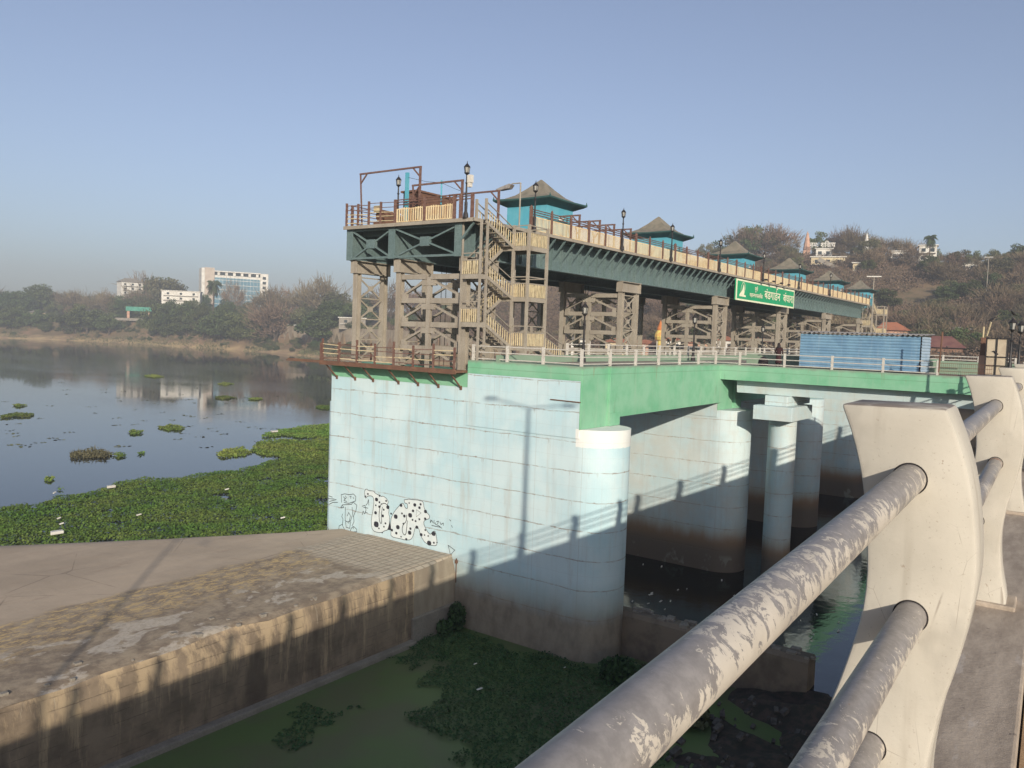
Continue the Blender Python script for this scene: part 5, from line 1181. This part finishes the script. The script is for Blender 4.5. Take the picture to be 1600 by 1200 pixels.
windows(t, -1.0, (-W2+2.9,), [8+3.6*j for j in range(9) if 8+3.6*j < zt-4], 2.4, 2.0)
def house(name, lab, px, ytop, D, wpx, m, floors=2, roof=None, depth=8, nwin=4, yaw=0, zb=None, slabs=True):
    x, y = polar(px, D); g0 = ground(x, y) - .3; t = rot_thing(name, lab, "building", px, D, g0, yaw); H = max(3, zat(px, ytop, D) - g0); w = wpx*D/1266/2
    wl_ = bl(t, m, "wall", (0, depth, -w, w, 0, H))
    fh = 3.1; zs = [H - .9 - 1.5 - fh*j for j in range(floors) if H-2.4-fh*j > .4]
    windows(t, 0, [-w + (j+.5)*2*w/nwin for j in range(nwin)], zs, min(1.5, w/nwin*1.1), 1.4, par=wl_)
    for z in (zs if slabs else []): bl(wl_, HOUSEW if m is not HOUSEW else CONC, "balcony", (-1.1, 0, -w*.9, w*.9, z-.75, z-.55))
    if roof == "flat": bl(wl_, HOUSEW, "parapet", (-.5, depth+.5, -w-.5, w+.5, H, H+.35))
    elif roof is not None:
        b = MB(); e = .8; r = roof[1]; b.add([(-e, -w-e, H), (-e, w+e, H), (depth+e, w+e, H), (depth+e, -w-e, H), (depth/2, -w*.45, H+r), (depth/2, w*.45, H+r)], [(0,1,5,4), (1,2,5), (2,3,4,5), (3,0,4), (0,3,2,1)]); b.build("roof", roof[0], t)
    return t
house("villa", "white balconied villa half hidden by the tallest left bank trees", 206, 441, 660, 30, HOUSEW, 3, (CONC, 3), 9, 3, .35)
house("flat_roofed_house", "long white flat roofed building left of the office block", 281, 455, 575, 52, HOUSEW, 2, "flat", 10, 3, -.15)
house("small_house", "small yellow house near the left shore among trees", 60, 494, 672, 17, HOUSEY, 2, (CONC, 1.5), 6, 2, .3)
t = rot_thing("kiosk", "open kiosk with a green roof on the left bank road", "kiosk", 215, 598); x_, y_ = t.location.x, t.location.y; H = zat(200, 478, 598) - t.location.z
GR = simple("green_roof_sheet", (.04, .22, .16), (.07, .28, .2), .4, .6); bl(t, GR, "roof", (-3, 4, -8, 7.5, H-3.2, H-.4)); bl(t, HOUSEP, "post", (-2.6, -1.6, 5.2, 6.8, 0, H-3.2)); bl(t, HOUSEP, "post", (-2.6, -1.6, -7, -6, 0, H-3.2)); bl(t, CONC, "parapet", (-6, -5.5, -22, 14, -.5, 1.2))
for k, px in enumerate((258, 266)):
    t = rot_thing("tent", "%s white peaked tent among the trees right of the kiosk" % ("left" if k == 0 else "right"), "tent", px, 560); H = zat(px, 491, 560) - t.location.z
    b = MB(); b.add([(-2, -2, H-3), (-2, 2, H-3), (2, 2, H-3), (2, -2, H-3), (0, 0, H)], [(0,1,4),(1,2,4),(2,3,4),(3,0,4)]); b.build("canopy", HOUSEW, t); bl(t, HOUSEW, "pole", *[(sx-.06, sx+.06, sy-.06, sy+.06, 0, H-3) for sx in (-1.9, 1.9) for sy in (-1.9, 1.9)])
# retaining wall behind the catwalk with parked cars on top
t = thing("retaining_wall", "long weathered stone retaining wall on the far left bank behind the towers", "wall", (*polar(480, 425), -8)); b = MB(); vs = []; fs = []
STONEW = simple("pale_retaining_stone", (.33, .265, .19), (.23, .18, .13), .25, .9, streak=((.12, .10, .08), .5, .6))
cols = list(range(400, 800, 16))
for px in cols:
    D = np.interp(px, _tab[:, 0], _tab[:, 2]) - 6; tz = 1.9 - (0 if px < 620 else min(1.6, (px-620)*.012))
    for dd, z in ((0, -13), (.8, tz), (2.2, tz), (2.6, -12)): x, y = polar(px, D+dd); vs.append((x, y, z))
for i in range(len(cols)-1):
    for j in range(3): fs.append((i*4+j, (i+1)*4+j, (i+1)*4+j+1, i*4+j+1))
b.add(vs, fs); b.build("wall", STONEW, t)
house("flat_roofed_house", "low stone outbuilding on the retaining wall beside the left tower", 548, 497, 412, 40, CONC, 1, "flat", 5, 2)
b0 = None
def car(px, D, m, lab, yaw=0.0):
    t = rot_thing("parked_car", lab, "car", px, D, None, math.pi/2+yaw); t["group"] = "cars parked above the retaining wall"; t.location.z = max(t.location.z+.3, 1.6)
    b = MB(); b.prism([(-2.1, .35), (2.1, .35), (2.15, .75), (1.3, .95), (.7, 1.45), (-1.2, 1.48), (-1.9, .98), (-2.15, .85)], 1, -.8, .8); cb = b.build("body", m, t, bevel=.05)
    b = MB(); b.prism([(1.15, .98), (.65, 1.38), (-1.15, 1.40), (-1.7, 1.0)], 1, -.82, .82); b.build("window", WINDOW, cb)
    for x in (-1.35, 1.35):
        b = MB(); b.tube((x, -.85, .32), (x, .85, .32), .32, n=12); b.build("wheel", BLACK, t)
WCAR = simple("white_car_paint", (.7, .7, .7), None, rough=.3)
for px, lab in ((444, "white car parked at the left on the retaining wall road"), (463, "second white car along the retaining wall road"), (503, "white car parked nearest the catwalk on the retaining wall road"), (176, "white car on the bank road left of the green kiosk")): car(px, np.interp(px, _tab[:, 0], _tab[:, 2])+4, WCAR, lab)
# right: houses at the foot of the hill
house("tiled_house", "salmon house with a red hipped roof behind the far stair tower", 1390, 516, 232, 40, HOUSEP, 1, (TILE, 2.2), 7, 3, .2)
house("brick_house", "low brown brick house with a maroon roof right of the blue shed", 1468, 545, 205, 52, BRICK, 1, (simple("maroon_roof", (.15, .06, .05), (.2, .09, .07), .5, .7), 2.6), 7, 3)
house("small_house", "pale grey roofed hut behind the dark tree at the right", 1490, 518, 222, 18, HOUSEW, 1, (ZINC, 1.2), 4, 1)
house("small_house", "pale house corner right of the dark tree", 1517, 520, 224, 14, HOUSEW, 1, (ZINC, 1.2), 4, 1)
for k, (px, yt, wpx, D, m, rm) in enumerate([(962, 535, 36, 262, HOUSEY, TILE), (1003, 537, 34, 262, HOUSEP, TILE), (1042, 532, 36, 255, HOUSEW, TILE), (1088, 536, 34, 250, HOUSEP, TILE), (1126, 538, 32, 248, HOUSEW, TILE), (905, 530, 30, 270, HOUSEW, CONC), (1180, 540, 30, 245, HOUSEY, TILE)]):
    house("shop", ["cream shop with a red tiled roof seen through the second tower", "salmon shop with a red roof right of the second tower", "white fronted shop with a red roof below the flame shaped ornament", "salmon shop seen through the third tower", "white shop at the right legs of the third tower", "white shop just left of the second tower", "cream shop seen through the fourth tower"][k], px, yt, D, wpx, m, 1, (rm, 1.3), 6, 3, 0, slabs=False)
t = rot_thing("ornament", "yellow and orange flame shaped ornament above the shop roofs", "ornament", 1028, 240, -.6); z0 = zat(1028, 531, 240) + .6; b = MB(); b.lathe((0, 0, z0), [(.6, -4.6), (.7, -.1), (1.3, 0), (1.7, .9), (1.5, 1.9), (.9, 2.8), (.3, 3.4)], 12); b.build("body", simple("bright_yellow_paint", (.62, .50, .12), (.6, .3, .08), .8), t, smooth=True)
b = MB(); b.lathe((0, 0, z0+2.5), [(.9, 0), (1.0, .7), (.6, 1.8), (.05, 3.2)], 10); b.build("tip", simple("orange_paint", (.5, .16, .04), None), t)
# hill buildings and shrines
house("hill_house", "small cream house low between the dry trees left of the sloping clearing", 1362, 402, 362, 12, HOUSEY, 1, "flat", 5, 2)
house("hill_house", "pale wall of a house at the far right end of the hill crest", 1585, 410, 345, 18, HOUSEW, 1, "flat", 5, 3)
house("hill_house", "white flat roofed block under the white hill letters", 1276, 389, 372, 22, HOUSEW, 2, "flat", 6, 2)
house("hill_house", "cream terraced block with a dark stair below the white block", 1283, 404, 356, 46, HOUSEY, 2, "flat", 6, 3)
t = thing("hill_stair", "dark diagonal stair across the cream hill block", "stairs", (*polar(1290, 350), 30)); xa, ya = polar(1268, 349); xb, yb = polar(1308, 349); b = MB(); b.beam((xa, ya, zat(1268, 405, 349)), (xb, yb, zat(1308, 424, 349)), 1.0, 1.6); b.build("stair", CONC, t)
house("hill_house", "yellow house standing alone right of the stepped hill blocks", 1332, 417, 345, 17, HOUSEY, 2, "flat", 6, 1)
house("hill_house", "white house among bare trees left of the skyline palm", 1396, 393, 368, 26, HOUSEW, 2, "flat", 6, 3)
house("hill_house", "tall white house right behind the skyline palm", 1437, 384, 362, 22, HOUSEW, 3, "flat", 6, 2)
house("hill_house", "low white building on the hill right of the palm", 1508, 411, 352, 34, HOUSEW, 1, "flat", 5, 3)
house("hill_house", "pale low hut below the skyline palm", 1438, 412, 350, 18, HOUSEW, 1, "flat", 4, 1)
def spire(px, yt, yb, D, wpx, m, lab):
    t = rot_thing("temple_spire", lab, "shrine", px, D); zb, ztp = zat(px, yb, D) - t.location.z, zat(px, yt, D) - t.location.z; w = wpx*D/1266/2; h = ztp-zb
    bl(t, m, "base", (-w, w, -w, w, -1, zb)); b = MB(); b.lathe((0, 0, zb), [(w, 0), (w*1.05, h*.1), (w*.85, h*.3), (w*.88, h*.34), (w*.62, h*.55), (w*.65, h*.6), (w*.35, h*.8), (w*.4, h*.84), (w*.12, h*.93), (.06, h)], 8); b.build("tower", m, t)
spire(1249, 361, 392, 385, 10, HOUSEP, "orange pink stepped temple spire left of the hill letters"); spire(1341, 364, 384, 385, 6, HOUSEW, "small white temple spire among bare trees on the ridge")
t = thing("hill_letters", "white Devanagari letters standing on the hill beside the spire", "letters", (*polar(1273, 380), zat(1273, 387, 380))); ORG[t.name] = np.zeros(3); a = math.atan2(t.location.y, t.location.x); t.rotation_euler = (0, 0, a - math.pi/2)
put_text(t, "नमः शिवाय", -5.3, 5.3, .2, 2.2, 0, HOUSEW)
for k in (-4.5, 0, 4.5): bl(t, STEEL, "support", (k-.06, k+.06, .1, .25, -4, 2.4))
def mast(px, yt, yb, D, lab, kind="lamp"):
    x, y = polar(px, D); z0 = zat(px, yb, D); z1 = zat(px, yt, D); z0 = min(z0, ground(x, y)); t = thing("light_mast", lab, "lamp post", (x, y, z0)); b = MB(); b.tube((x, y, z0-.3), (x, y, z1), .14, .09, 8); b.build("pole", STEEL, t); d_ = np.array([-y, x])/math.hypot(x, y)
    b = MB(); b.beam((x-d_[0]*1.2, y-d_[1]*1.2, z1), (x+d_[0]*1.2, y+d_[1]*1.2, z1), .25, .18); b.build("lamp_head", HOUSEW, t)
mast(1532, 402, 446, 300, "tall thin lamp mast on the hill at the right"); mast(1356, 432, 462, 160, "twin floodlight mast beyond the gantry end")

# ------------------------------------------------------------------ haze
b = MB(); b.box(-1600, 1600, -1600, 1600, -23, 92); hz = b.build("haze", None) if False else None
me = bpy.data.meshes.new("haze"); me.from_pydata(b.v, [], b.f); hz = bpy.data.objects.new("haze", me); C.objects.link(hz); tag(hz, kind="stuff"); hz["label"] = "pale dusty air over the river"; hz["category"] = "haze"
hm = bpy.data.materials.new("haze_air"); hm.use_nodes = True; hm.node_tree.nodes.clear(); vo = hm.node_tree.nodes.new("ShaderNodeVolumePrincipled"); ou = hm.node_tree.nodes.new("ShaderNodeOutputMaterial")
vo.inputs["Density"].default_value = HAZE; vo.inputs["Color"].default_value = (.68, .72, .785, 1); vo.inputs["Anisotropy"].default_value = 0.0
hm.node_tree.links.new(vo.outputs[0], ou.inputs["Volume"]); me.materials.append(hm)
